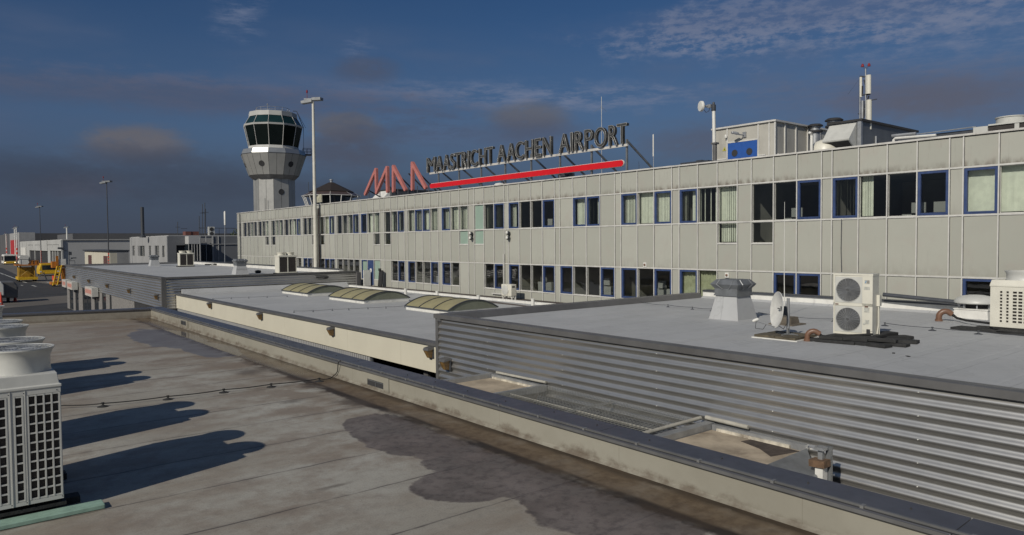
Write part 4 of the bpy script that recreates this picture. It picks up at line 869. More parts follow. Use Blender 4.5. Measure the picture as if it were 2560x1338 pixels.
# cooling unit at right end
XC_ = 28.0; a = onx(2433, 318, XC_); b = onx(2471, 318, XC_); c_ = onx(2533, 296, XC_)
Cu = thing('roof_chiller', 'large pale chiller with two round fan stacks at the right end of the terminal roof', 'chiller', (XC_, b.y, ZR))
MB().box(XC_, XC_+2, b.y+.02, a.y, ZR, 7.2).build('side_casing', m_acg, Cu); MB().box(XC_+.03, XC_+2, 5.0, b.y, ZR, 7.2).build('casing', m_coil, Cu)
MB().box(XC_, XC_+.03, 7.95, 8.08, ZR, 7.19).build('frame_post', m_acg, Cu); MB().box(XC_-.02, XC_+2, 4.9, b.y, 7.19, 7.24).build('frame_top', m_acg, Cu)
for yy, X, zz in ((8.38, XC_+.7, 7.50), (7.25, XC_+1.4, 7.56)):
    MB().lathe([(.44, 7.2), (.44, zz-.05), (.47, zz-.03), (.47, zz), (.40, zz), (.38, 7.22)], (X, yy, 0), 32, cap=False).build('fan_stack', m_acg, Cu, True)
MB().tube([onx(2238, 343, 28.5), onx(2440, 317, 28.5)], .022, 6).build('rail', m_galv); o = bpy.data.objects['rail']; tag(o, 'thin steel handrail along the roof left of the chiller', 'railing')
o = MB().tube([onx(2234, 372, 27), onx(2234, 350, 27), onx(2238, 346, 27), onx(2300, 341, 27), onx(2340, 338, 27)], .045, 8).build('white_pipe', m_white, None, True); tag(o, 'white bent pipe lying on the roof in front of the ventilation house', 'pipe')
o = MB().tube([onx(2230, 340, 28), onx(2290, 334, 28)], .06, 8).build('steel_duct', m_galv, None, True); tag(o, 'straight pale duct above the bent white pipe', 'duct')
o = MB().obox(onx(2372, 342, 29), .8, 3.2, .22).build('pipe_tray', m_dkmetal); tag(o, 'low dark pipe tray on the roof left of the chiller', 'pipe tray')
o = MB().obox(onx(1745, 409, 27), .6, 1.5, .14).obox(onx(1752, 405, 27), .3, .3, .14).build('roof_cable_tray', m_dkmetal); tag(o, 'low dark equipment tray at the roof edge left of the penthouse', 'cable tray')
# second intake hood behind the emblem
X2 = 29; a = onx(978, 474, X2)
H2 = thing('ventilation_house', 'dark low ventilation house with a white hood behind the faded red emblem', 'ventilation unit', (X2, a.y, ZR))
MB().box(X2, X2+5.2, a.y-.0, a.y+2.5, ZR, a.z).build('casing', m_dkmetal, H2); MB().box(X2-.05, X2+5.3, a.y-.06, a.y+2.6, a.z, a.z+.06).build('roof_sheet', m_dark, H2)
MB().yprism([(X2, a.z-.06), (X2-.62, a.z-.70), (X2-.6, a.z-.76), (X2, a.z-1.1)], a.y+.2, a.y+2.2).build('intake_hood', m_white, H2)
p = onx(1250, 470, 28); o = MB().lathe([(.46, ZR), (.46, p.z), (.42, p.z+.16), (.28, p.z+.28), (.001, p.z+.33)], (28, p.y, 0), 24).build('roof_dome', m_white, None, True); tag(o, 'small white roof dome behind the red bar', 'roof vent')
p = onx(1413, 432, 27.4); o = MB().box(27.2, 27.8, p.y-.33, p.y+.38, ZR, p.z-.02).box(27.3, 27.7, p.y-.45, p.y-.331, ZR, p.z-.2).build('equipment_box', m_dkmetal); tag(o, 'small dark box under the red bar at the roof edge', 'equipment box')
for px, ya, yb_, X, r, lb in ((1504.5, 440, 242, 27.5, .018, 'tall thin antenna behind the letters of AIRPORT'), (1634, 420, 336, 27.0, .012, 'white whip antenna right of the roof letters'), (1598, 425, 404, 27, .010, 'short thin rod antenna right of the red bar end')):
    a, b = onx(px, ya, X), onx(px-.8, yb_, X); t = thing('whip_antenna', lb, 'antenna', (X, a.y, ZR), 'rod antennas on the terminal roof')
    MB().tube([(X, a.y, ZR), (X, b.y, b.z)], r, 6).build('rod', m_galv, t)
    if px > 1630: MB().tube([(X, b.y, b.z-1.05), (X, b.y, b.z)], .03, 8).build('tip', m_white, t)
    if px < 1510:
        k = onx(px, 267, X).z
        for an in (0, 2.1, 4.2): MB().tube([(X, b.y, k), (X+.4*math.cos(an), b.y+.4*math.sin(an), k-.22)], .006, 4).build('ground_rod', m_galv, t)

# ================================================================== OLD CONTROL CABIN ON THE TERMINAL ROOF
XO, = (33.0,); po_ = onx(829, 500, XO); yo = po_.y
Oc = thing('old_control_cabin', 'squat dark octagonal lookout cabin with pyramid roof on the terminal roof', 'cabin', (XO, yo, ZR))
MB().lathe([(2.05, ZR), (2.05, 8.62)], (XO, yo, 0), 8, a0=.3).build('cabin_wall', m_dglass, Oc)
MB().lathe([(2.12, 8.62), (2.32, 8.78), (.28, 9.78), (.001, 9.79)], (XO, yo, 0), 8, a0=.3).build('roof', mat('dark_roof_felt', (.022, .016, .014), .8), Oc)
MB().lathe([(.14, 9.7), (.14, 9.98), (.2, 9.99), (.2, 10.1), (.001, 10.1)], (XO, yo, 0), 12).build('flue', m_galv, Oc, True)
aw = MB(); n = 8
r1 = [Vector((XO+2.2*math.cos(.3+2*PI*i/n), yo+2.2*math.sin(.3+2*PI*i/n), 8.72)) for i in range(n)]; r2 = [Vector((XO+3.05*math.cos(.3+2*PI*i/n), yo+3.05*math.sin(.3+2*PI*i/n), 8.33)) for i in range(n)]
for i in range(n):
    aw.tube([r1[i], r2[i]], .035, 6); aw.tube([r2[i], r2[(i+1) % n]], .035, 6); aw.tube([(r1[i]+r1[(i+1) % n])/2, (r2[i]+r2[(i+1) % n])/2], .03, 6)
aw.build('awning_frame', m_mull, Oc)
sh_ = MB(); k = [(v+(w_2-v)*.04) for v, w_2 in zip(r1, r2)]
for i in range(n): sh_.add([r1[i]+Vector((0, 0, .03)), r1[(i+1) % n]+Vector((0, 0, .03)), r2[(i+1) % n]+Vector((0, 0, .03)), r2[i]+Vector((0, 0, .03))], [(3, 2, 1, 0)])
sh_.build('awning', mat('smoked_awning', (.07, .05, .045), .4, 0, .1), Oc)
st_ = MB()
for i in range(n*2):
    t_ = .3+PI*i/n; st_.tube([(XO+2.95*math.cos(t_), yo+2.95*math.sin(t_), 8.3), (XO+2.25*math.cos(t_), yo+2.25*math.sin(t_), ZR+.2)], .045, 6)
st_.build('strut', m_white, Oc)
p = onx(808, 500, 31.2); MB().box(30.75, 30.85, p.y-.55, p.y+.55, 7.55, 8.35).build('lit_window', mat('pale_lens', (.42, .40, .30), .3, 0, .3, 6), Oc)
p = onx(771, 455, 33); MB().tube([(33, p.y, ZR), (33, p.y, p.z)], .03, 6).build('rod', m_dkmetal, Oc)

# ================================================================== CONTROL TOWER
TX, TY = 46.2, 121.6
Tw = thing('control_tower', 'tall aluminium clad air traffic control tower with dark glass cab', 'tower', (TX, TY, G))
A12 = R(-120.3); A8 = R(-112.8)
def ring(n, r, z, a): return [Vector((TX+r*math.cos(a+2*PI*i/n), TY+r*math.sin(a+2*PI*i/n), z)) for i in range(n)]
def facets(n, prof, a, gap=.03, split=1, inset=.0):
    mb = MB()
    for (ra, za), (rb_, zb2) in zip(prof[:-1], prof[1:]):
        A, B = ring(n, ra, za, a), ring(n, rb_, zb2, a)
        for i in range(n):
            for s in range(split):
                f0, f1 = s/split, (s+1)/split
                a0, a1 = A[i].lerp(A[(i+1) % n], f0), A[i].lerp(A[(i+1) % n], f1); b0, b1 = B[i].lerp(B[(i+1) % n], f0), B[i].lerp(B[(i+1) % n], f1)
                d = (a1-a0).normalized()*gap/2; e_ = (b1-b0).normalized()*gap/2
                mb.add([a0+d, a1-d, b1-e_, b0+e_], [(0, 1, 2, 3)])
    return mb
facets(8, [(3.41, G), (3.41, 3), (3.41, 9.2), (3.41, 14.35)], A8, .05, 2).build('shaft', m_tower, Tw)
MB().rings([ring(8, 3.36, G, A8), ring(8, 3.36, 14.4, A8)]).rings([ring(12, 4.1, 14.9, A12), ring(12, 5.33, 18.34, A12)]).build('joint_backing', m_dark, Tw)
MB().rings([ring(12, 3.5, 14.3, A12), ring(12, 4.15, 14.92, A12)]).build('underside', m_copegrey, Tw)
facets(12, [(4.17, 14.93), (5.41, 18.42)], A12, .05, 2).build('flared_drum', m_tower, Tw)
facets(12, [(5.42, 18.44), (5.12, 19.22)], A12, .02, 1).build('cornice', mat('bright_tower_aluminium', (.46, .46, .44), .33, .7, .05, .6), Tw)
MB().rings([ring(12, 5.43, 18.36, A12), ring(12, 5.43, 18.44, A12)]).build('drum_edge', m_dkmetal, Tw)
facets(12, [(5.11, 19.23), (4.25, 19.3), (4.12, 19.82)], A12, .0, 1).build('cab_sill', m_twhite, Tw)
facets(12, [(4.05, 19.8), (4.79, 23.25)], A12, .0, 1).build('cab_glass', m_tglass, Tw); facets(12, [(4.79, 23.36), (3.93, 24.75)], A12, .0, 1).build('upper_cab_glass', m_tglass2, Tw)
mm = MB()
A, B, C_, D_ = ring(12, 4.08, 19.8, A12), ring(12, 4.83, 23.3, A12), ring(12, 3.97, 24.75, A12), None
for i in range(12): mm.tube([A[i], B[i], C_[i]], .05, 6)
mm.build('cab_mullion', m_mull, Tw)
MB().rings([ring(12, 4.82, 23.13, A12), ring(12, 4.90, 23.42, A12)]).build('cab_ring', m_twhite, Tw)
facets(12, [(3.94, 24.75), (4.0, 24.78), (3.95, 25.55)], A12, .0, 1).build('roof_fascia', m_twhite, Tw); MB().rings([ring(12, 3.93, 25.2, A12), ring(12, 3.9, 25.5, A12)]).build('roof', m_greyw, Tw)
rl = MB()
for z in (25.95, 26.35): 
    q = ring(24, 2.75, z, 0); rl.tube(q+[q[0]], .035, 5)
for q in ring(14, 2.75, 25.5, 0): rl.tube([q, q+Vector((0, 0, .86))], .03, 5)
rl.tube([(TX-.9, TY, 25.5), (TX-.9, TY, 27.0)], .03, 5).lathe([(.09, 26.95), (.12, 27.05), (.1, 27.2), (.001, 27.22)], (TX-.9, TY, 0), 8)
rl.build('roof_railing', m_galv, Tw)
u_r = Vector((.935, -.355, 0)); ld = MB()
for s in (-.22, .22):
    off = Vector((.355, .935, 0))*s; 
    ld.tube([Vector((TX, TY, 19.3))+u_r*4.95+off, Vector((TX, TY, 23.4))+u_r*4.98+off, Vector((TX, TY, 26.2))+u_r*3.9+off, Vector((TX, TY, 26.2))+u_r*3.3+off], .04, 5)
for i in range(14): ld.tube([Vector((TX, TY, 19.5+i*.29))+u_r*4.95-Vector((.355, .935, 0))*.22, Vector((TX, TY, 19.5+i*.29))+u_r*4.95+Vector((.355, .935, 0))*.22], .02, 4)
ld.tube([Vector((TX, TY, 23.4))+u_r*5.35, Vector((TX, TY, 25.4))+u_r*4.3, Vector((TX, TY, 26.2))+u_r*3.9], .03, 4)
ld.build('ladder', m_dkmetal, Tw)
pl = MB().obox(Vector((TX, TY, 18.75))+u_r*5.5, 1.5, 1.6, .14, rz=R(-20.8)); pp_ = Vector((TX, TY, 0))+u_r*5.5
for s in (-.7, 0, .7):
    for t_ in (-.7, .7): q = pp_+u_r*s+Vector((.355, .935, 0))*t_; pl.tube([q+Vector((0, 0, 18.8)), q+Vector((0, 0, 19.8))], .03, 4)
for z in (19.3, 19.8): 
    q = [pp_+u_r*s+Vector((.355, .935, 0))*t_+Vector((0, 0, z)) for s, t_ in ((-.7, -.7), (.7, -.7), (.7, .7), (-.7, .7))]; pl.tube(q, .03, 4)
pl.build('side_platform', m_dkmetal, Tw)
def porthole(n, a, i, split_f, prof, f, r):
    (ra, za), (rb_, zb2) = prof; A, B = ring(n, ra, za, a), ring(n, rb_, zb2, a)
    p_ = A[i].lerp(A[(i+1) % n], split_f).lerp(B[i].lerp(B[(i+1) % n], split_f), f); nrm = (A[(i+1) % n]-A[i]).cross(B[i]-A[i]).normalized()
    MB().lathe([(r*1.15, -.02), (r*1.15, .05), (r, .06), (r, .03), (.001, .03)], p_, 20, M=nrm.to_track_quat('Z', 'Y').to_matrix()).build('porthole', m_dark, Tw)
for i in (11, 1, 9, 3): porthole(12, A12, i, .5, ((4.17, 14.93), (5.41, 18.42)), .5, .42)
porthole(8, A8, 0, .5, ((3.41, 9.2), (3.41, 14.35)), .56, .42)
MB().tube([(TX-2.6, TY-2.6, 9.0), (TX-2.6, TY-2.6, 11.0)], .04, 5).tube([(TX+1.5, TY-3.4, 9.6), (TX+2.3, TY-3.0, 9.6)], .05, 5).build('shaft_conduit', m_dkmetal, Tw)

# ================================================================== TALL FLOODLIGHT MAST IN FRONT OF THE TERMINAL
def light_mast(x, y, z0, ztop, r0, r1, label, heads, m_, banded=None, grp='floodlight masts of the apron', hw=.9):
    t = thing('floodlight_mast', label, 'floodlight mast', (x, y, z0), grp)
    n = 12; MB().lathe([(r0, z0), (r0, z0+.3), (r1, ztop)], (x, y, 0), n).build('pole', m_, t, True)
    hd = MB()
    hd.obox((x-.35, y+.35, ztop+.0), .9, .5, .22, rz=R(135), rx=0, ry=R(8)).obox((x+.25, y-.30, ztop+.18), .75, .55, .22, rz=R(-51)).obox((x, y, ztop+.22), 1.5, .12, .1, rz=R(-45))
    hd.build('floodlight', m_steel, t)
    MB().tube([(x-.35, y+.35, ztop+.2), (x-.35, y+.35, ztop+.75)], .02, 5).lathe([(.06, ztop+.72), (.08, ztop+.8), (.05, ztop+.95), (.001, ztop+.97)], (x-.35, y+.35, 0), 8).build('obstruction_light', mat('red_lamp_glass', (.22, .02, .025)), t)
    if banded:
        za, zb3, k = banded; b = MB(); dz_ = (zb3-za)/k
        for i in range(0, k, 2):
            f = lambda z: r0+(r1-r0)*(z-z0-.3)/(ztop-z0)+.012
            b.lathe([(f(za+i*dz_), za+i*dz_), (f(za+(i+1)*dz_), za+(i+1)*dz_)], (x, y, 0), 12)
        b.build('red_band', m_conered, t, True)
    return t
light_mast(24.6, 55.95, G, onx(784, 246, 24.6).z-.25, .19, .10, 'tall rust streaked floodlight mast rising close in front of the terminal facade', 2, mat('rusty_white_mast', (.60, .58, .51), .6, 0, .08, 1.2, .40, (.22, .09, .05)), grp='apron light masts')
# ================================================================== LARGE CONDENSERS ON THE NEAR ROOF
def eggcrate(mb, axis, u0, u1, z0, z1, nc, nr, p0, p1, bw):
    """grid of bars; axis 'x': bars span x (u) and z at plane y p0..p1 ; axis 'y': spans y"""
    for i in range(nc+1):
        u = u0+(u1-u0)*i/nc
        (mb.box(u-bw, u+bw, p0, p1, z0-bw, z1+bw) if axis == 'x' else mb.box(p0, p1, u-bw, u+bw, z0-bw, z1+bw))
    for j in range(nr+1):
        z = z0+(z1-z0)*j/nr
        (mb.box(u0, u1, p0+.003, p1-.003, z-bw, z+bw) if axis == 'x' else mb.box(p0+.003, p1-.003, u0, u1, z-bw, z+bw))
def big_unit(label):
    t = thing('condenser_unit', label, 'air conditioner', (0, 0, 0), 'large twin fan condensers in a row on the near roof')
    W, D, Z0, Z1 = .77, 1.93, .17, 1.63                         # x from -W to 0, y from 0 to D (corner at origin)
    MB().box(-W+.035, -.035, .035, D-.035, Z0+.04, Z1).build('coil', m_coil, t, local=True)
    g = MB(); bt, tp_ = Z0+.06, Z1-.10
    eggcrate(g, 'x', -.352, -.016, bt, tp_, 4, 11, -.004, .028, .009); eggcrate(g, 'x', -.492, -.408, bt, tp_, 1, 11, -.004, .028, .009)
    eggcrate(g, 'x', -.66, -.576, bt, tp_, 1, 11, -.004, .028, .009)
    eggcrate(g, 'y', .05, D-.05, bt, tp_, 18, 11, -.028, .004, .011); eggcrate(g, 'y', .05, D-.05, bt, tp_, 18, 11, -W-.004, -W+.028, .011)
    g.build('side_grille', m_acg, t, local=True)
    f = MB()
    f.box(-.008, 0, 0, .034, Z0, Z1-.02).box(-.400, -.361, 0, .03, Z0, Z1-.02).box(-.568, -.501, 0, .03, Z0, Z1-.02).box(-W, -.669, 0, .034, Z0, Z1-.02)
    for zz_ in (.4, 1.1): pass
    f.box(-W, 0, -.001, .029, Z0, bt-.013).box(-W, 0, -.001, .029, tp_+.013, Z1-.02).box(-.034, .001, .0, D, Z0, bt-.013).box(-.034, .001, 0, D, tp_+.013, Z1-.02).box(-W-.001, -W+.034, .0, D, Z0, bt-.013)
    f.box(-.036, 0, D-.034, D, Z0, Z1-.02).box(-W, 0, D-.03, D+.001, Z0, Z1-.02)
    f.box(-.384, -.376, -.008, 0, Z0, Z1-.03).box(-.54, -.53, -.008, 0, Z0, Z1-.03)
    f.build('frame', m_acg, t, local=True)
    MB().rings([[Vector(q) for q in p] for p in ([(-W-.012, -.012, Z1-.02), (.012, -.012, Z1-.02), (.012, D+.012, Z1-.02), (-W-.012, D+.012, Z1-.02)], [(-W-.012, -.012, Z1+.012), (.012, -.012, Z1+.012), (.012, D+.012, Z1+.012), (-W-.012, D+.012, Z1+.012)],
        [(-W+.01, .01, Z1+.02), (-.01, .01, Z1+.02), (-.01, D-.01, Z1+.02), (-W+.01, D-.01, Z1+.02)], [(-W+.03, .03, Z1+.155), (-.03, .03, Z1+.155), (-.03, D-.03, Z1+.155), (-W+.03, D-.03, Z1+.155)])]).build('top_hood', m_acg, t, bevel=.006, local=True)
    for yc in (.47, 1.46):
        s = MB().lathe([(.345, Z1+.15), (.335, Z1+.20), (.335, Z1+.34), (.365, Z1+.42), (.385, Z1+.445), (.385, Z1+.462), (.36, Z1+.462), (.325, Z1+.35), (.32, Z1+.18)], (-W/2, yc, 0), 48, cap=False).build('fan_stack', m_acg, t, True, local=True)
        gr = MB()
        for r_ in (.06, .12, .18, .24, .30, .355): 
            q = [Vector((-W/2+r_*math.cos(a), yc+r_*math.sin(a), Z1+.455-.03*(.36-r_))) for a in [2*PI*i/28 for i in range(29)]]; gr.tube(q, .0045, 4)
        for i in range(20):
            a = 2*PI*i/20; gr.tube([(-W/2+.04*math.cos(a), yc+.04*math.sin(a), Z1+.448), (-W/2+.36*math.cos(a), yc+.36*math.sin(a), Z1+.455)], .004, 4)
        gr.build('fan_guard', m_galv, s, local=True)
        fb = MB().lathe([(.07, Z1+.22), (.07, Z1+.30), (.001, Z1+.31)], (-W/2, yc, 0), 12)
        for i in range(4): fb.obox((-W/2+.19*math.cos(i*PI/2), yc+.19*math.sin(i*PI/2), Z1+.26), .26, .17, .012, rz=i*PI/2, rx=.45)
        fb.build('fan', m_dkmetal, s, local=True)
    for sx_, sz_ in ((-.004, Z0+.03), (-.38, Z0+.03), (-.535, Z0+.03), (-.38, Z1-.06), (-.535, Z1-.06), (-.03, Z1-.06)): MB().lathe([(.007, 0), (.006, .004), (.001, .005)], (sx_-.012, -.0015, sz_), 8, M=Matrix.Rotation(PI/2, 3, 'X')).build('screw', m_dkmetal, t, local=True)
    fe = MB()
    for y in (.15, D/2, D-.15):
        for x in (-.06, -W+.06): fe.box(x-.05, x+.05, y-.06, y+.06, .09, Z0+.01)
    fe.build('foot', m_black, t, local=True)
    MB().box(-W-.02, .03, .02, .18, .075, .12).build('base_rail', m_black, t, local=True); MB().box(-W-.02, .03, D-.2, D-.03, .075, .12).build('base_rail', m_black, t, local=True)
    return t
u = big_unit('tall condenser closest to the camera at the left edge, on a mint green board'); u.location = (1.24, 10.68, 0)
for y, lb in ((13.82, 'tall condenser second in the row, its two fan stacks showing behind the closest one'), (18.75, 'tall condenser third in the row, cut off by the left edge of the photo'), (21.75, 'tall condenser last in the row, known by the farthest pair of fan shadows')):
    dup(u, (1.24, y, 0), lb)
o = MB().box(-.6, 1.66, 10.42, 10.66, .003, .062).build('mint_board', m_mint, bevel=.01); tag(o, 'mint green board under the front feet of the closest tall condenser', 'board')
for k, y in enumerate((11.0, 14.2, 19.1, 22.1)):
    for e, (dy_, wh) in enumerate(((0, 'nearer'), (1.2, 'farther'))):
        o = MB().box(-.5, 1.45, y+dy_-.1, y+dy_+.1, .002, .09).build('support_board', m_black); tag(o, '%s dark support board under the %s tall condenser of the row' % (wh, ('closest', 'second', 'third', 'last')[k]), 'board', 'dark boards under the tall condensers')

# ================================================================== CORRUGATED BUILDING ROOF OBJECTS
ZC = 1.2
def cowl(x, y, b, h, hc, label, s=1.0):
    """square tapering base, faceted hexagonal-profile cap"""
    t = thing('ventilation_cowl', label, 'roof vent', (x, y, ZC), 'square ventilation cowls on the corrugated buildings')
    def sq(r, z, rx=0): return [Vector((x-r, y-r, z)), Vector((x+r, y-r, z)), Vector((x+r, y+r, z)), Vector((x-r, y+r, z))]
    MB().rings([sq(b/2+.03, ZC+.002), sq(b/2, ZC+.02), sq(b*.355, ZC+h)]).build('base', m_roofC, t)
    z = ZC+h
    MB().rings([sq(b*.40, z), sq(b*.40, z+.035), sq(b*.385, z+.036), sq(b*.385, z+hc*.45), sq(b*.48, z+hc*.72), sq(b*.36, z+hc), sq(b*.34, z+hc+.01)]).build('cap', m_steel if s else m_galv, t)
    rib = MB()
    for a in range(4):
        M = Matrix.Rotation(a*PI/2, 3, 'Z')
        for sg_ in (-1, 1):
            p = [Vector((sg_*b*.10, -b*.40, z+hc*.42)), Vector((sg_*b*.25, -b*.49, z+hc*.72)), Vector((sg_*b*.22, -b*.37, z+hc))]
            rib.tube([Vector((x, y, 0))+M @ q for q in p], .012, 4)
    rib.build('cap_rib', m_galv, t)
    return t
m_steel2 = m_steel
cw = cowl(17.33, 11.62, .93, .66, .44, 'large square ventilation cowl with faceted grey cap on the near corrugated building')
cowl(17.45, 52.9, .93, .66, .44, 'square cowl on the far corrugated building, closer one of its two'); cowl(17.98, 81.0, .93, .66, .44, 'small looking square cowl farthest away on the far corrugated roof')

# satellite dish
dp = onz(1970, 838, ZC+.06)
Dh = thing('satellite_dish', 'white satellite dish on a steel pole weighted by paving slabs', 'satellite dish', (dp.x, dp.y, ZC))
MB().tube([(dp.x, dp.y, ZC+.07), (dp.x, dp.y, ZC+.89)], .033, 12).build('pole', m_galv, Dh, True)
b_ = MB(); 
for i, (ox, oy) in enumerate(((-.27, -.25), (.23, -.25), (-.27, .25), (.23, .25))): b_.obox((dp.x+ox, dp.y+oy+.05, ZC+.05), .47, .47, .05, rz=R(3))
b_.build('ballast_slab', mat('mossy_slab', (.09, .075, .05), .9, 0, .35, 6), Dh); MB().obox((dp.x-.02, dp.y+.05, ZC+.014), 1.06, 1.06, .022, rz=R(3)).build('base_mat', m_white, Dh)
MB().obox((dp.x, dp.y, ZC+.082), .5, .04, .012).obox((dp.x, dp.y, ZC+.084), .04, .5, .012).build('pole_foot', m_galv, Dh)
dc = onx(1950, 775, dp.x-.10); nv = Vector((-.75, .645, .10)).normalized()
# dish centre sits in front of the pole towards the normal
dc = Vector((dp.x, dp.y, dc.z)) + Vector((nv.x, nv.y, 0)).normalized()*.16
Mq = nv.to_track_quat('Z', 'Y').to_matrix()
prof = [(.40*i/10, .10*(i/10)**2) for i in range(1, 11)]
MB().lathe([(.001, 0)]+prof+[(.408, .102), (.408, .088), (.39, .085)]+[(r, z-.014) for r, z in prof[::-1][1:]]+[(.001, -.014)], dc, 40, M=Mq, cap=False).build('dish', m_white, Dh, True)
lo_ = dc + Mq @ Vector((0, -1, 0))*.0
down = (Vector((0, 0, -1))-nv*(-nv.z)).normalized(); tip = dc+nv*.52+down*.30
MB().tube([dc+down*.39+nv*.09, tip], .014, 6).build('feed_arm', m_galv, Dh)
MB().lathe([(.02, -.09), (.035, -.05), (.035, .03), (.028, .05), (.001, .055)], tip+Vector((0, 0, .03)), 12, M=(-nv+Vector((0, 0, .5))).normalized().to_track_quat('Z', 'Y').to_matrix()).build('receiver', m_white, Dh, True)
MB().tube([tip, tip+Vector((0, .02, -.16)), tip.lerp(dc+down*.39, .3)+Vector((0, 0, -.14)), tip.lerp(dc+down*.39, .45)], .007, 5).build('cable', m_black, Dh, True); MB().tube([dc+down*.36, dc+down*.42-nv*.1, Vector((dp.x, dp.y+.03, dc.z-.30)), Vector((dp.x-.03, dp.y-.02, ZC+.2)), Vector((dp.x-.04, dp.y-.02, ZC+.09))], .008, 5).build('cable', m_black, Dh, True)
MB().obox(dc-nv*.06, .12, .12, .18, rz=R(45)).tube([Vector((dp.x, dp.y, dc.z-.12)), dc-nv*.03-Vector((0, 0, .08))], .02, 6).build('mount', m_dkmetal, Dh)
MB().obox(dc+nv*.045+Vector((0, 0, .03)), .03, .10, .022, rz=math.atan2(nv.y, nv.x), ry=-math.asin(nv.z)).build('dish_marking', m_copegrey, Dh)
# small hatch vent behind the dish carrying a whip antenna
hv = onz(1968, 811, ZC)
t = thing('hatch_vent', 'small brown flat topped roof vent behind the satellite dish', 'roof vent', (hv.x, hv.y, ZC))
MB().rings([[Vector((hv.x+sx*r, hv.y+sy*r, z)) for sx, sy in ((-1, -1), (1, -1), (1, 1), (-1, 1))] for r, z in ((.34, ZC+.002), (.33, ZC+.03), (.22, ZC+.04), (.19, ZC+.20))]).build('body', mat('brown_vent', (.12, .10, .075), .7, 0, .2, 5), t)
wa = onz(1961.5, 790, ZC); topz = ony(1961.5, 505, wa.y).z
t = thing('whip_antenna', 'very tall thin white whip antenna rising behind the satellite dish', 'antenna', (wa.x, wa.y, ZC)); a = ony(1961.5, 505, wa.y)
MB().tube([(wa.x, wa.y, ZC), (a.x, a.y, a.z*.55), (a.x, a.y, a.z)], [.016, .010, .005], 6).build('rod', m_white, t, True); MB().lathe([(.12, ZC), (.12, ZC+.05), (.001, ZC+.06)], (wa.x, wa.y, 0), 12).build('foot', m_dkmetal, t)

# twin fan condenser on rubber mats
A_ = Vector((15.42, 7.80, 0)); B_ = Vector((15.52, 7.0, 0)); ux = (B_-A_).normalized(); vx = Vector((-ux.y, ux.x, 0)); vx = vx if vx.x > 0 else -vx
Dk = thing('twin_fan_condenser', 'ivory upright condenser with two round fan grilles one above the other, on black rubber mats', 'air conditioner', (15.5, 7.4, ZC))
Lw = (B_-A_).length; z0, z1 = ZC+.13, ZC+1.44; dpt = .42
rzu = math.atan2(ux.y, ux.x)
def dk(u_, v_, z): return A_+ux*u_+vx*v_+Vector((0, 0, z))
def dbox(mb, u0, u1, v0, v1, za, zb_):
    return mb.rings([[dk(u0, v0, z), dk(u1, v0, z), dk(u1, v1, z), dk(u0, v1, z)] for z in (za, zb_)])
dbox(MB(), 0, Lw, .012, dpt, z0, z1).build('casing', m_acw, Dk, bevel=.012)
f = MB(); dbox(f, -.006, Lw+.006, .0, dpt+.006, z1-.03, z1+.012); dbox(f, 0, Lw, 0, .011, (z0+z1)/2-.035, (z0+z1)/2+.03); dbox(f, .60, Lw, 0, .011, z0+.10, z1-.032); dbox(f, 0, .03, 0, .011, z0, z1-.032); dbox(f, .03, .60, 0, .011, z0, z0+.04)
f.build('trim', m_acw, Dk)
for zc_ in ((z0+z1)/2+.315, (z0+z1)/2-.325):
    c = dk(.315, 0, zc_)
    rec = dbox(MB(), .035, .595, .004, .0115, zc_-.28, zc_+.28).build('grille_panel', m_acg, Dk)
    MB().lathe([(.245, 0), (.245, .006), (.001, .006)], c+vx*.0035, 40, M=(-vx).to_track_quat('Z', 'Y').to_matrix()).build('fan_opening', mat('shaded_grille', (.075, .075, .075), .7, 0, .2, 30), rec, True)
    gr = MB()
    for r_ in [.0165*i for i in range(1, 16)]:
        gr.tube([c-vx*(.012+.03*math.cos(r_*5))+ux*(r_*math.cos(a))+Vector((0, 0, r_*math.sin(a))) for a in [2*PI*i/36 for i in range(37)]], .0032, 4)
    for i in range(24):
        a = 2*PI*i/24; gr.tube([c-vx*.04+ux*(.03*math.cos(a))+Vector((0, 0, .03*math.sin(a))), c-vx*.02+ux*(.255*math.cos(a))+Vector((0, 0, .255*math.sin(a)))], .003, 4)
    gr.build('fan_guard', m_galv, rec)
lb_ = MB(); dbox(lb_, .645, .745, -.004, .0, z1-.20, z1-.12); dbox(lb_, .63, .75, -.004, .0, z1-.33, z1-.26); dbox(lb_, .64, .745, -.004, .0, z0+.50, z0+.60); dbox(lb_, .66, .745, -.004, 0, z0+.25, z0+.34); lb_.build('rating_label', mat('faded_label', (.42, .42, .38), .5, 0, .2, 20), Dk)
l2 = MB(); dbox(l2, .69, .742, -.006, -.0045, z1-.19, z1-.13); l2.xprism([(0, 0), (.01, 0), (.01, .01)], 0, .001) if False else None; l2.build('badge', mat('grey_badge', (.25, .235, .21), .5), Dk)
l3 = MB(); l3.add([dk(.652, -.006, z1-.185), dk(.668, -.006, z1-.185), dk(.688, -.006, z1-.135), dk(.672, -.006, z1-.135)], [(0, 1, 2, 3)]); l3.build('badge_mark', mat('blue_mark', (.08, .25, .45), .5), Dk)
l4 = MB(); dbox(l4, .04, .11, -.004, 0, (z0+z1)/2-.02, (z0+z1)/2+.005); dbox(l4, .65, .72, -.004, 0, (z0+z1)/2-.05, (z0+z1)/2-.02); l4.build('model_strip', mat('brown_strip', (.12, .06, .045), .5), Dk)
l5 = MB(); l5.add([dk(.60+.02, -.013, z0+.24), dk(.60+.075, -.013, z0+.24), dk(.6475, -.013, z0+.30)], [(0, 1, 2)]); l5.build('warning_triangle', mat('white_sticker', (.5, .5, .46), .5), Dk)
l6 = MB(); dbox(l6, .69, .765, -.005, .0, z0+.01, z0+.14); l6.build('pipe_opening', m_dark, Dk)
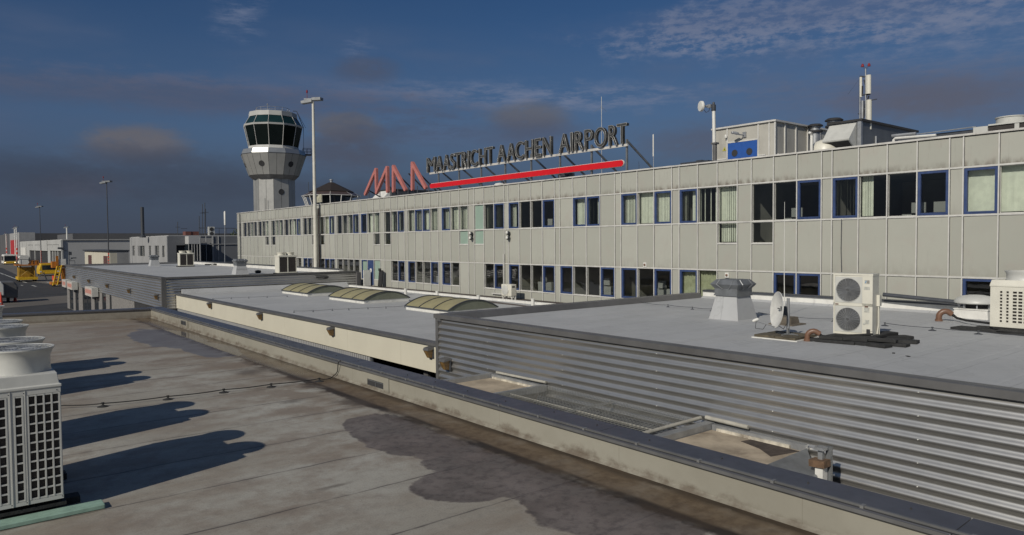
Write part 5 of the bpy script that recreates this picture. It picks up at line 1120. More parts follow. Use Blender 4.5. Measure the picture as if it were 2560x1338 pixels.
l7 = MB(); dbox(l7, Lw-.01, Lw+.06, .27, .40, z0+.62, z0+.86); l7.tube([dk(Lw+.03, .3, z0+.62), dk(Lw+.03, .3, z0+.2), dk(Lw+.02, .26, z0+.02)], .015, 6).tube([dk(Lw+.03, .36, z0+.62), dk(Lw+.03, .36, z0)], .012, 6); l7.build('isolator_switch', m_acw, Dk)
f2 = MB(); dbox(f2, .08, .20, 0, dpt, z0-.05, z0); dbox(f2, .58, .70, 0, dpt, z0-.05, z0); f2.build('foot', m_black, Dk)
rs = random.Random(5)
o = MB()
for i, (x, y, L, wd, a, zz) in enumerate(((14.85, 7.55, 1.0, .26, 8, 0), (15.0, 7.35, .95, .26, 14, 1), (14.98, 6.95, 1.1, .28, -6, 0), (15.3, 6.75, 1.1, .26, 4, 0), (15.75, 7.35, 1.5, .8, 86, 0), (16.3, 6.95, .9, .30, 60, 0), (16.25, 7.15, .8, .28, 76, 1), (15.9, 6.65, .8, .28, 10, 0), (15.55, 7.35, 1.0, .85, 90, 1), (15.15, 7.1, .7, .3, 40, 1), (15.25, 6.7, .6, .25, 12, 1))):
    o.obox((x, y, ZC+.032+.062*zz+.001*i), L, wd, .06, rz=R(a+90), rx=R(rs.uniform(-1, 1)))
rm_ = o.build('rubber_mats', m_black, bevel=.006); tag(rm_, 'untidy stack of black rubber mats under the twin fan condenser', 'mat')
# brown goosenecks
def gooseneck(px, py, r, s, label, dirx, cab):
    b = onz(px, py, ZC); t = thing('gooseneck_pipe', label, 'pipe', (b.x, b.y, ZC), 'brown gooseneck cable outlets'); d = Vector(dirx).normalized()
    pts = [b+Vector((0, 0, z)) for z in (0, s*.32)]+[b+d*(s*.42*(1-math.cos(a)))+Vector((0, 0, s*.32+s*.42*math.sin(a))) for a in [PI*i/8 for i in range(1, 7)]]
    pts.append(pts[-1]+(pts[-1]-pts[-2]).normalized()*s*.14)
    MB().tube(pts, r, 16).lathe([(r*1.25, ZC+.001), (r*1.2, ZC+.05), (r, ZC+.06)], (b.x, b.y, 0), 14).build('pipe_body', m_brown, t, True)
    e = pts[-1]; MB().tube([pts[-2], e+d*.03-Vector((0, 0, .03)), e+d*.12-Vector((0, 0, .10))]+[Vector(c) for c in cab], [r*.55, r*.5, r*.42]+[r*.4]*len(cab), 8).build('insulated_cable', m_black, t, True)
    return t
rr_ = (.51, -.86, 0)
b1 = onz(2018, 853, ZC); gooseneck(2018, 853, .058, .30, 'brown gooseneck pipe beside the twin fan condenser', rr_, [(15.0, 7.55, ZC+.14), (15.3, 7.3, ZC+.14), (15.55, 7.0, ZC+.17)])
gooseneck(2347, 803, .075, .36, 'brown gooseneck pipe feeding the right edge condenser', rr_, [(20.5, 6.9, ZC+.10), (20.0, 6.2, ZC+.12), (19.6, 5.85, ZC+.14)])
# right edge condenser
t = thing('grille_condenser', 'ivory condenser with square punched grille and round fan stack at the right edge', 'air conditioner', (19.3, 5.3, ZC))
x0, yR0, yR1, z0, z1 = 19.25, 4.2, 5.98, ZC+.13, 2.40
YG = (onx(2498, 760, x0).y, onx(2514, 760, x0).y, onx(2530, 760, x0).y)
MB().box(x0+.035, x0+.72, yR0+.02, yR1-.04, z0+.02, z1-.14).build('coil', m_coil, t)
g = MB(); eggcrate(g, 'y', 4.25, YG[2], z0+.10, z1-.22, 12, 10, x0-.004, x0+.026, .014)
for yy in YG[:2]: eggcrate(g, 'y', yy-.075, yy, z0+.10, z1-.22, 1, 10, x0-.004, x0+.026, .014)
g.build('side_grille', m_acw, t)
f = MB().box(x0, x0+.03, yR0, yR1, z0, z0+.086).box(x0, x0+.03, yR0, yR1, z1-.206, z1-.13).box(x0-.001, x0+.029, YG[0], yR1, z0, z1-.13).box(x0-.001, x0+.029, YG[1], YG[0]-.075, z0, z1-.13).box(x0-.001, x0+.029, YG[2], YG[1]-.075, z0, z1-.13).box(x0, x0+.76, yR1-.03, yR1+.001, z0, z1-.13)
f.build('casing', m_acw, t); 
MB().rings([[Vector(q) for q in p] for p in ([(x0-.012, yR0, z1-.13), (x0+.77, yR0, z1-.13), (x0+.77, yR1+.012, z1-.13), (x0-.012, yR1+.012, z1-.13)], [(x0-.012, yR0, z1-.10), (x0+.77, yR0, z1-.10), (x0+.77, yR1+.012, z1-.10), (x0-.012, yR1+.012, z1-.10)],
    [(x0+.02, yR0, z1+.02), (x0+.74, yR0, z1+.02), (x0+.74, yR1-.02, z1+.02), (x0+.02, yR1-.02, z1+.02)])]).build('top_hood', m_acw, t)
for yc in (5.42, 4.6): MB().lathe([(.36, z1+.01), (.345, z1+.03), (.345, z1+.16), (.375, z1+.21), (.375, z1+.235), (.33, z1+.235), (.32, z1+.02)], (x0+.38, yc, 0), 40, cap=False).build('fan_stack', m_acg, t, True)
MB().box(x0+.02, x0+.74, yR0, yR1-.05, z0-.05, z0).build('foot', m_black, t)
o = MB().obox((19.2, 5.6, ZC+.03), .5, 2.3, .055, rz=R(-8)).obox((19.75, 5.3, ZC+.031), .5, 2.2, .057, rz=R(4)).obox((19.1, 4.9, ZC+.075), .4, 1.7, .03, rz=R(-2)).build('rubber_mats', m_black, bevel=.006); tag(o, 'black rubber mats under the right edge condenser', 'mat')
# round vent on white kerb
vc = onz(2432, 800, ZC); vc = Vector((22.35, 7.28, 0))
t = thing('dome_vent', 'grey domed roof vent on a white square kerb near the right edge', 'roof vent', (vc.x, vc.y, ZC))
MB().rings([[Vector((vc.x+sx*r, vc.y+sy*r, z)) for sx, sy in ((-1, -1), (1, -1), (1, 1), (-1, 1))] for r, z in ((.42, ZC+.002), (.40, ZC+.24), (.42, ZC+.241), (.42, ZC+.27))]).build('kerb', m_white, t)
MB().lathe([(.28, ZC+.27), (.28, ZC+.45)], (vc.x, vc.y, 0), 20).build('throat', m_dark, t, True)
MB().lathe([(.50, ZC+.40), (.53, ZC+.42), (.53, ZC+.46), (.47, ZC+.54), (.34, ZC+.60), (.18, ZC+.63), (.001, ZC+.64)], (vc.x, vc.y, 0), 32).build('dome', m_acg, t, True)
st_ = MB()
for a in (.3, 1.1, 1.9, 2.7, 3.5, 4.3, 5.1, 5.9): st_.obox((vc.x+.40*math.cos(a), vc.y+.40*math.sin(a), ZC+.345), .05, .03, .15, rz=a)
st_.build('bracket', m_galv, t)
a, b = onx(2208, 737, 22.6), onx(2392, 756, 22.6)
o = MB().tube([a, b], .055, 8).tube([a+Vector((0, .0, .045)), b+Vector((0, 0, .045))], .025, 6).build('conduit_pipe', m_dkmetal, None, True); tag(o, 'long dark insulated pipe along the rear parapet right of the twin fan condenser', 'pipe')
lp_ = MB(); yy = -7.5
while yy < 16.5:
    x = XA+.35
    while x < 22.6:
        x2 = min(22.7, x+rs.uniform(2.5, 5)); dyy = rs.uniform(-.015, .015); lp_.add([(x, yy+dyy, ZC+.001), (x2, yy+dyy+rs.uniform(-.01, .01), ZC+.001), (x2, yy+.05, ZC+.009), (x, yy+.05, ZC+.009), (x, yy+.055, ZC+.001), (x2, yy+.055, ZC+.001)], [(0, 1, 2, 3), (3, 2, 5, 4)]); x = x2
    yy += 1.02
lp_.build('membrane_lap', m_roofC, Cb)
# low cones / debris on grey roof
o = MB().obox(onz(2234, 883, ZC+.004), .10, .05, .012, rz=.4).obox(onz(2270, 891, ZC+.004), .10, .05, .012, rz=.8).build('debris', m_black); tag(o, 'two dark scraps lying on the grey roof right of the black mats', 'debris')

# ================================================================== FAR CORRUGATED ROOF OBJECTS
def vrf_small(x, y, label):
    t = thing('coil_condenser', label, 'air conditioner', (x, y, ZC), 'twin stack condensers on the far corrugated roof')
    W, D, za, zb_ = 1.30, .80, ZC+.13, ZC+1.22
    MB().box(.02, W-.02, .02, D-.02, za-ZC, zb_-ZC).build('coil', m_coil, t, local=True)
    f = MB().box(0, .05, 0, .05, .1, 1.24).box(W-.05, W, 0, .05, .1, 1.24).box(W/2-.03, W/2+.03, -.004, .05, .1, 1.24).box(0, .019, .05, D, .1, 1.24).box(0, W, -.002, .03, .1, .16)
    for i in range(9): pass
    f.build('frame', m_acw, t, local=True); MB().box(-.02, W+.02, -.02, D+.02, 1.24, 1.36).build('top_hood', m_acw, t, bevel=.01, local=True)
    for xc_ in (.33, .97): MB().lathe([(.27, 1.36), (.26, 1.40), (.28, 1.50), (.31, 1.55), (.31, 1.57), (.26, 1.57), (.25, 1.38)], (xc_, D/2, 0), 28, cap=False).build('fan_stack', m_acw, t, True, local=True)
    MB().box(-.15, W+.1, .0, .12, .0, .1).box(-.15, W+.1, D-.15, D, .0, .1).build('foot', m_black, t, local=True)
    return t
v1 = vrf_small(19.3, 50.2, 'white two stack condenser close before the terminal on the far corrugated roof')
dup(v1, (18.95, 75.0, ZC), 'white condenser with two fan stacks farther away near the grey offices')
p = onz(527, 664, ZC)
t = thing('roof_hatch_box', 'low pale box row and dark pipework on the far corrugated roof', 'roof hatch', (p.x, p.y, ZC)); MB().box(p.x, p.x+.5, p.y-.3, p.y+.2, ZC, ZC+.22).box(p.x+1.0, p.x+1.5, p.y-1.0, p.y-.6, ZC, ZC+.2).build('box', m_white, t)
MB().tube([(p.x-.6, p.y, ZC+.12), (p.x+1.9, p.y-.8, ZC+.12)], .07, 6).build('pipe', m_black, t)
p = onz(645, 683, ZC); o = MB().lathe([(.18, ZC), (.24, ZC+.1), (.2, ZC+.2), (.001, ZC+.24)], (p.x, p.y, 0), 16).build('roof_drain_cap', m_black, None, True); tag(o, 'small black drain cap left of the closer white condenser', 'drain cap')
p = onz(700, 683, ZC); o = MB().tube([(p.x-.2, p.y+.3, ZC), (p.x-.2, p.y+.3, ZC+.25), (p.x-.05, p.y+.25, ZC+.33), (p.x+.15, p.y+.2, ZC+.22)], .07, 10).build('pipe_elbow', m_brown, None, True); tag(o, 'small brown pipe elbow beside the closer white condenser', 'pipe')
p = ony(562, 528, 60); q = onz(562, 662, ZC) if False else None
px_, pz_ = ony(562, 655, 80), ony(562, 528, 80)
t = thing('panel_mast', 'thin pole with white panel antenna left of the terminal end', 'antenna mast', (px_.x, 80, ZC)); MB().tube([(px_.x, 80, ZC), (pz_.x, 80, pz_.z-1.0)], .045, 8).build('pole', m_galv, t)
MB().lathe([(.10, ony(562, 563, 80).z), (.11, ony(562, 560, 80).z), (.11, pz_.z-.1), (.05, pz_.z)], (pz_.x, 80, 0), 12).build('panel_antenna', m_white, t, True)
# wall condenser on the gravel strip
t = thing('wall_condenser', 'small ivory split condenser standing on the gravel strip before the terminal', 'air conditioner', (24.1, 30.1, .28))
MB().box(23.95, 24.33, 29.65, 30.5, .48, 1.12).build('casing', m_acw, t, bevel=.03); MB().lathe([(.26, 0), (.26, .012), (.24, .018), (.001, .02)], (23.949, 30.18, .80), 32, M=Matrix.Rotation(-PI/2, 3, 'Y')).build('fan_guard', m_acg, t, True)
MB().tube([(23.93, 29.98, .5), (23.93, 29.86, .8), (23.93, 29.98, 1.1)], .012, 5).box(24.0, 24.06, 29.66, 29.72, .28, .48).box(24.0, 24.06, 30.4, 30.46, .28, .48).box(24.24, 24.3, 29.66, 29.72, .28, .48).box(24.24, 24.3, 30.4, 30.46, .28, .48).build('leg', m_white, t)
MB().box(24.02, 24.2, 29.645, 29.651, .95, 1.03).build('valve_cover', m_dark, t)
# dark cover leaning at the facade, white return panel
o = MB().obox((24.75, 45.35, .88), .10, .52, 1.15, ry=R(6)).obox((24.72, 45.4, 1.5), .10, .30, .18, ry=R(6)).build('dark_cover', m_black, bevel=.03); tag(o, 'tall dark cover propped against the terminal by the corner of the far corrugated building', 'cover')
o = MB().box(24.40, 24.95, 47.2, 47.28, .1, 1.42).build('return_panel', m_white); tag(o, 'white upright panel closing the gap between far corrugated building and terminal', 'panel')

# ================================================================== BULKHEAD LAMPS
def bulkhead(x, y, z, s=1.0):
    t = thing('bulkhead_lamp', '', 'lamp', (x, y, z), 'weathered bulkhead lamps on the low facades')
    MB().rings([[Vector(q) for q in p] for p in ([(-.20*s, -.13*s, .135*s), (-.0, -.15*s, .165*s), (-.0, .15*s, .165*s), (-.20*s, .13*s, .135*s)], [(-.23*s, -.135*s, .06*s), (-.0, -.155*s, .10*s), (0, .155*s, .10*s), (-.23*s, .135*s, .06*s)])][::-1]).build('hood', m_copegrey, t, local=True)
    MB().rings([[Vector(q) for q in p] for p in ([(-.12*s, -.07*s, -.17*s), (-.0, -.08*s, -.17*s), (0, .08*s, -.17*s), (-.12*s, .07*s, -.17*s)], [(-.22*s, -.12*s, .06*s), (-.0, -.14*s, .10*s), (0, .14*s, .10*s), (-.22*s, .12*s, .06*s)])]).build('lens', m_amber, t, local=True)
    MB().box(-.03, -.002, -.16*s, .16*s, -.19*s, .095*s).build('back_plate', m_dkmetal, t, local=True)
    return t
bl0 = bulkhead(XB, 40.56, .09); bl0['label'] = 'amber bulkhead lamp farthest along the cream fascia'
for x, y, z, lb, r in ((XB, 32.91, .08, 'amber bulkhead lamp second from the far end of the cream fascia', 0), (XB, 25.37, .07, 'amber bulkhead lamp third along the cream fascia', 0),
                       (XB, 18.50, .06, 'bulkhead lamp on the cream fascia right beside the near corrugated corner', .15), (XA-.05, 16.41, .07, 'bulkhead lamp on the corrugated wall of the near building', .1),
                       (XA-.05, 81.97, .30, 'bulkhead lamp farthest away on the far corrugated wall', 0), (XA-.05, 73.55, .22, 'bulkhead lamp second farthest on the far corrugated wall', 0), (XA-.05, 65.03, .15, 'middle bulkhead lamp on the far corrugated wall', 0),
                       (XA-.05, 56.89, .13, 'bulkhead lamp fourth along the far corrugated wall', 0), (XA-.05, 48.9, .14, 'bulkhead lamp by the near corner of the far corrugated wall', 0)):
    dup(bl0, (x, y, z), lb)
# sign boxes
m_sign = mat('faded_sign_face', (.50, .42, .38), .5, 0, .1, 3)
for y0, y1, z0, z1, lb in ((84.3, 86.9, -.85, -.10, 'pale red lettered sign box farthest along the far corrugated building'), (80.2, 83.4, -.90, -.15, 'pale red lettered sign box in the middle above the apron doors'), (69.3, 72.8, -.98, -.22, 'pale red lettered sign box closest to the camera above the apron doors')):
    t = thing('sign_box', lb, 'sign', (XA-.2, (y0+y1)/2, z0), 'red lettered sign boxes above the apron doors')
    MB().box(XA-.55, XA-.07, y0, y1, z0, z1).build('box', m_acg, t); MB().box(XA-.556, XA-.551, y0+.08, y1-.08, z0+.06, z1-.06).build('face', m_sign, t)
    q = MB(); y = y0+.3
    while y < y1-.5: q.box(XA-.562, XA-.557, y, y+.28, z0+.22, z1-.2); y += .38
    q.build('lettering', mat('sign_red', (.52, .22, .17), .5, 0, .1, 4), t)
# ================================================================== FAR LEFT: HANGARS, OFFICES, APRON THINGS
m_hang = mat('hangar_white', (.40, .40, .385), .7, 0, .06, .2, .12); m_hgrey = mat('hangar_side_grey', (.40, .40, .395), .75, 0, .05, .1); m_hdark = mat('hangar_roof_grey', (.085, .085, .09), .8, 0, .08, .1)
Hg = thing('freight_hangar', 'long low white fronted freight hangar with open bays behind the apron', 'building', (30, 300, G))
MB().box(30.4, 110, 247.4, 374, G, 4.9).build('hall', m_hgrey, Hg)
MB().box(30.3, 110, 247.1, 374.5, 4.9, 5.15).build('roof_edge', m_hang, Hg)
fr = MB().box(29.9, 30.39, 247.0, 274, 1.75, 4.95).box(29.9, 30.39, 280, 336, 1.6, 4.95).box(30.0, 30.39, 346, 372, G, 4.95).box(30.1, 30.39, 274, 280, G, 4.9).box(30.1, 30.39, 336, 346, G, 4.9).box(30.0, 30.39, 247, 248.2, G, 1.74)
for y in (256, 262, 268, 300, 318): fr.box(30.05, 30.39, y-.5, y+.5, G, 1.6)
fr.build('front_panel', m_hang, Hg); MB().box(30.38, 30.399, 248, 274, G, 1.7).box(30.38, 30.399, 280, 336, G, 1.6).build('bay_opening', m_dark, Hg)
MB().box(29.8, 29.98, 348, 366, G, 2.6).build('roller_door', m_white, Hg)
for px in (500, 800, 560): pass
for y in (252, 266, 300, 322): MB().obox((29.2, y, 3.6), 1.5, .3, .12).build('canopy_lamp', m_dkmetal, Hg)
H2_ = thing('fire_hangar', 'taller grey hangar with a red door behind the freight hangar', 'building', (32, 440, G))
MB().box(32, 150, 432, 520, G, 9.6).build('hall', m_hdark, H2_); MB().box(30.2, 36, 377, 424, G, 9.2).build('front_wall', m_greyw, H2_); MB().box(29.9, 30.19, 384, 417, G, 6.0).build('red_door', m_redd, H2_)
a = ony(250, 590, 300); MB().box(40, 78, 300, 340, 5.15, 7.6).build('upper_hall', m_hdark, H2_)
# grey offices beyond the terminal end
xo = 23.82
Of = thing('grey_office_block', 'low grey office block with narrow windows and dark glazed bays', 'building', (xo, 110, G))
MB().box(xo+.3, 60, 100.3, 122.4, G, 4.45).build('hall', m_greyw, Of); MB().box(xo+.2, 60, 100.2, 122.5, 4.45, 4.58).build('roof_edge', m_hgrey, Of)
wl = MB().box(xo, xo+.29, 100, 122.4, 3.25, 4.5).box(xo, xo+.29, 100, 122.4, G, 1.75)
wy = [(331, 337), (344.5, 346.5), (348, 361), (372, 378), (387, 397), (405, 412)]
ed = [122.4]; 
for a, b in wy: ed += [onx(a, 615, xo).y, onx(b, 615, xo).y]
ed.append(100.0)
w2 = wl
for i in range(0, len(ed), 2): w2.box(xo, xo+.29, ed[i+1], ed[i], 1.75, 3.25)
w2.build('wall', m_greyw, Of)
for i in range(1, len(ed)-1, 2):
    f = MB().box(xo+.12, xo+.16, ed[i+1], ed[i], 3.18, 3.249).box(xo+.12, xo+.16, (ed[i]+ed[i+1])/2-.05, (ed[i]+ed[i+1])/2+.05, 1.75, 3.18).build('window', m_white, Of)
    MB().box(xo+.17, xo+.2, ed[i+1], ed[i], 1.75, 3.25).build('pane', m_dglass, f)
def oy(px): return ony(px, 600, 100).x
m_og = mat('dark_office_panel', (.15, .155, .165), .6, 0, .06, .5)
MB().box(oy(418), oy(440), 99.9, 100.25, G, 4.5).box(oy(440), oy(462), 99.9, 100.25, 3.3, 4.5).build('side_wall', m_og, Of); MB().box(oy(532), oy(600), 99.9, 100.25, 1.0, 4.4).build('side_wall', m_og, Of)
MB().box(oy(440), oy(462), 100.26, 100.29, G, 3.3).build('opening', m_dark, Of)
MB().box(oy(462), oy(491), 98.2, 99.89, 3.45, 4.45).build('bay_head', m_hgrey, Of); MB().box(oy(462)+.03, oy(491)-.03, 98.3, 99.89, G, 3.44).build('bay_glass', m_dglass, Of)
bb_ = MB()
for px in (462, 470, 476, 483, 490.5): bb_.box(oy(px)-.03, oy(px)+.03, 98.2, 98.29, G, 3.44)
bb_.box(oy(491)-.12, oy(491), 98.18, 98.29, G, 4.45)
for px in (500, 514, 530, 532, 545): bb_.box(oy(px)-.03, oy(px)+.03, 99.80, 99.89, G, 4.5)
bb_.box(oy(491), oy(600), 99.80, 99.88, 3.35, 3.42).box(oy(491), oy(600), 99.8, 99.88, 1.0, 1.07); bb_.build('mullion', m_hgrey, Of)
MB().box(oy(491), oy(532), 99.9, 100.2, G, 3.35).build('wide_window', m_dglass, Of)
# small cream hut
hx = 22.4
Ht = thing('cream_hut', 'small flat roofed cream hut with two doors in front of the grey offices', 'hut', (hx, 135, G))
yA = onx(275, 640, hx).y; yB = onx(212, 640, hx).y; xE = ony(322, 640, yA).x; zt_ = onx(275, 629, hx).z
MB().box(hx, xE, yA, yB, G, zt_).build('wall', mat('hut_cream', (.52, .49, .40), .7, 0, .05, .5), Ht); MB().box(hx-.3, xE+.1, yA-.1, yB+.2, zt_, zt_+.22).build('roof', m_dkmetal, Ht)
for a, b in ((221, 229), (259, 269)): MB().box(hx-.05, hx-.002, onx(b, 640, hx).y, onx(a, 640, hx).y, G, 1.6).build('door', mat('brown_door', (.10, .05, .045), .6), Ht)
MB().box(hx+1.0, xE, yA-.02, yA-.001, G, zt_-.05).build('side_cladding', m_greyw, Ht)
# black flue on the offices
f0 = ony(357, 592, 110); f1 = ony(357, 518, 110)
t = thing('black_flue', 'tall black flue pipe rising above the grey offices', 'flue', (f0.x, 110, 4.4)); MB().lathe([(.42, 4.4), (.42, 4.6), (.24, 4.7), (.24, f1.z)], (f0.x, 110, 0), 12).build('pipe', m_dkmetal, t, True)
# roof clutter on the offices
Rk = thing('radio_rack', 'cluster of radio aerials on a steel frame above the grey offices', 'antenna', (29, 103, 4.5)); rk = MB()
for px, pt in ((498, 540), (506, 511), (512, 507), (514, 522), (444, 555)):
    a, b = ony(px, 588, 103), ony(px, pt, 103); rk.tube([(a.x, 103, 4.5), (b.x, 103, b.z)], .045, 5)
for px, py, L in ((506, 533, .7), (513, 531, .9), (444, 568, .6), (460, 572, .8)): q = ony(px, py, 103); rk.obox(q, L, .06, .06)
a, b = ony(497, 570, 103), ony(590, 571, 103); rk.tube([a, b], .04, 5)
for px in (502, 512, 548, 566, 585): a, b = ony(px, 571, 103), ony(px, 588, 103); rk.tube([a, b], .035, 5)
rk.build('aerial_frame', m_dkmetal, Rk); q = ony(527, 579, 103)
MB().box(q.x-.4, q.x+.4, 102.6, 103, q.z-.65, q.z+.65).build('condenser_casing', m_acg, Rk)
for dz_ in (.3, -.32): MB().lathe([(.27, 0), (.27, .03), (.001, .03)], (q.x, 102.59, q.z+dz_), 20, M=Matrix.Rotation(PI/2, 3, 'X')).build('fan', m_dark, Rk)
o = MB().box(ony(462, 585, 104).x, ony(496, 585, 104).x, 103.6, 105, 4.58, 5.15).build('brick_plinth', mat('red_plinth', (.13, .05, .04), .8)); tag(o, 'low dark red plinth on the grey office roof', 'plinth')
# tree left of the terminal end
tp_ = ony(578, 590, 150)
Tr = thing('tree', 'dark leafy tree crown showing between the grey offices and the terminal end', 'tree', (tp_.x, 150, G))
MB().tube([(tp_.x+1, 150, G), (tp_.x+1.1, 150, 2), (tp_.x+.9, 150, 5)], [.35, .25, .12], 8).tube([(tp_.x+1.1, 150, 2), (tp_.x+3, 150.5, 5)], [.16, .07], 6).build('trunk', m_bark, Tr)
c = MB()
for k, (ox, oz, r) in enumerate(((1.3, 5.0, 1.9), (3.0, 5.3, 1.8), (.2, 4.4, 1.3), (2.2, 3.8, 2.2), (3.9, 4.2, 1.6))): clumps(c, (tp_.x+ox, 150+rr.uniform(-1, 1), oz), r, r, r*.8, 420, .17, 50+k)
c.build('crown', m_leaf, Tr)
# apron floodlight masts
for (px, ptop, Yd, lb, bands) in ((268, 452, 120, 'thin red and white banded mast in front of the cream hut', True), (100, 515, 200, 'banded mast at the corner of the freight hangar', True), (41, 567, 330, 'white mast before the red hangar door', True), (167, 567, 262, 'short white mast above the hangar roof', False), (36.5, 570, 360, 'twin white mast just left of the red door mast', False), (15, 584, 400, 'thin mast at the far left edge', True)):
    a, b = ony(px+2.5, 660, Yd), ony(px, ptop, Yd); zt = b.z
    light_mast(a.x if False else (a.x+b.x)/2, Yd, G, zt-.3, .10 if Yd < 250 else .22, .06 if Yd < 250 else .2, lb, 1, m_dkmetal if Yd < 250 else m_white, (-1.8, 2.2, 17) if Yd < 210 else ((-3, 2.5, 7) if bands else None))
# vehicles -------------------------------------------------------
m_tyre = m_black; m_win = m_dglass
def wheel(mb_parent, x, y, z, r, wd, axis='X'):
    M = Matrix.Rotation(PI/2, 3, 'Y')
    o = MB().lathe([(r*.55, -wd/2), (r, -wd/2+.02), (r, wd/2-.02), (r*.55, wd/2)], (x, y, z), 18, M=M).build('wheel', m_tyre, mb_parent, True)
    MB().lathe([(r*.5, -wd/2-.01), (r*.5, wd/2+.01)], (x, y, z), 12, M=M).build('rim', m_galv, o)
def bus(px, py, L, W, Hh, body, low_m, label, lights):
    p = onz(px, py, G); x, y = p.x, p.y; t = thing('apron_bus', label, 'bus', (x, y, G), 'buses parked on the apron')
    xs = [(-W/2, .35), (-W/2, Hh*.62), (-W/2+.12, Hh-.18), (-W/2+.35, Hh), (W/2-.35, Hh), (W/2-.12, Hh-.18), (W/2, Hh*.62), (W/2, .35)]
    MB().yprism([(x+a, G+b) for a, b in xs][::-1], y, y+L).build('body', body, t, bevel=.05)
    MB().box(x-W/2-.01, x+W/2+.01, y-.03, y-.001, G+.38, G+1.15).build('front_skirt', low_m, t)
    MB().box(x-W/2+.15, x+W/2-.15, y-.03, y-.002, G+1.25, G+Hh-.45).build('windscreen', m_win, t)
    MB().box(x-W/2-.02, x-W/2-.002, y+1.0, y+L-.8, G+1.3, G+Hh-.6).box(x+W/2+.002, x+W/2+.02, y+.9, y+L-.8, G+1.3, G+Hh-.6).build('side_window', m_win, t)
    for sx in (-1, 1):
        MB().tube([(x+sx*(W/2), y-.02, G+Hh-.7), (x+sx*(W/2+.22), y-.25, G+Hh-.8), (x+sx*(W/2+.22), y-.25, G+Hh-1.2)], .04, 5).build('mirror', m_dkmetal, t)
        h = MB().obox((x+sx*(W/2-.35), y-.045, G+.72), .42, .03, .22)
        if lights:
            M_ = bpy.data.materials.get('headlamp_glow') or bpy.data.materials.new('headlamp_glow'); M_.use_nodes = True; bb = M_.node_tree.nodes['Principled BSDF']; bb.inputs['Emission Color'].default_value = (1, .86, .55, 1); bb.inputs['Emission Strength'].default_value = 1.6
            h.build('headlight', M_, t)
        else: h.build('headlight', m_white, t)
        for yy in (1.6, L-2): wheel(t, x+sx*(W/2-.18), y+yy, G+.48, .48, .28)
    return t
bus(25.5, 661.5, 11, 3.6, 3.5, m_white, m_yel, 'white and yellow apron bus with lit headlights at the left', True)
bus(62, 661.5, 9, 3.2, 2.9, m_white, m_white, 'plain white bus parked right of the yellow fronted one', False)
# passenger stair / belt vehicle
p = onz(84, 704, G); x, y = p.x-1.0, p.y
t = thing('stair_truck', 'yellow high platform vehicle with white board on top on the asphalt', 'vehicle', (x, y, G))
MB().box(x-1.3, x+1.7, y, y+5.5, G+.35, G+.85).build('chassis', m_yel, t); fr = MB()
for a in (-1.1, 1.3):
    for b in (.3, 3.8): fr.tube([(x+a, y+b, G+.8), (x+a*.9, y+b, G+3.0)], .10, 6)
fr.tube([(x-1.1, y+.3, G+.9), (x+1.2, y+.3, G+2.9)], .08, 6).tube([(x+1.3, y+.3, G+.9), (x-1.0, y+.3, G+2.9)], .08, 6).box(x-1.15, x+1.35, y+.9, y+3.8, G+.85, G+2.6); fr.build('scissor_frame', mat('ochre_frame', (.33, .19, .02), .5, 0, .3, 2), t)
MB().box(x-1.6, x+1.9, y-.2, y+4.5, G+2.95, G+3.15).box(x+.4, x+1.9, y+.0, y+.1, G+3.15, G+3.9).build('platform', m_org, t); MB().obox((x-.35, y-.1, G+4.0), 1.3, .10, 1.7, ry=R(8)).build('white_board', m_white, t)
rl = MB()
for a in (-1.6, -.8, .6, 1.2, 1.9): rl.tube([(x+a, y-.15, G+3.1), (x+a, y-.15, G+4.1)], .03, 4)
rl.tube([(x-1.6, y-.15, G+4.1), (x+1.9, y-.15, G+4.1)], .03, 4).tube([(x+1.9, y-.1, G+.9), (x+2.6, y-.1, G+1.6), (x+3.0, y-.1, G+.3)], .12, 6); rl.build('railing', m_dkmetal, t)
for a in (-1.1, 1.4):
    for b in (.8, 4.5): wheel(t, x+a, y+b, G+.4, .4, .3)
# yellow tug / van
p = onz(127, 690, G); x, y = p.x-.2, p.y
t = thing('yellow_van', 'bright yellow service van facing the camera beside the hangar pavement', 'van', (x, y, G))
MB().yprism([(x-1.9, G+.4), (x+1.9, G+.4), (x+1.9, G+1.4), (x+1.55, G+2.7), (x-1.55, G+2.7), (x-1.9, G+1.4)][::1], y, y+4.8).build('body', m_yel, t, bevel=.12)
MB().box(x-1.35, x+1.5, y-.03, y-.002, G+1.35, G+2.35).build('windscreen', m_win, t); MB().box(x-1.8, x+1.8, y-.12, y-.002, G+.5, G+.75).build('bumper', m_yel, t)
MB().box(x-1.5, x+1.5, y+.4, y+4.4, G+2.71, G+2.78).build('roof_panel', m_org, t)
for a in (-1.6, 1.6):
    MB().box(x+a-.18, x+a+.18, y-.04, y-.003, G+.85, G+1.1).build('headlight', m_white, t)
    for b in (.9, 3.8): wheel(t, x+a, y+b, G+.42, .42, .28)
# orange truck behind the hut
p = onz(201, 664, G); x, y = p.x, p.y
t = thing('orange_truck', 'orange box truck parked left of the cream hut', 'truck', (x, y, G)); MB().box(x-1.9, x+2.2, y, y+6, G+1.3, G+4.3).build('box_body', m_org, t, bevel=.05); MB().box(x-1.7, x+2.0, y-1.6, y-.05, G+.6, G+2.2).build('cab', m_brown, t, bevel=.1)
for a in (-1.5, 1.7):
    for b in (-.8, 4.6): wheel(t, x+a, y+b, G+.6, .6, .4)
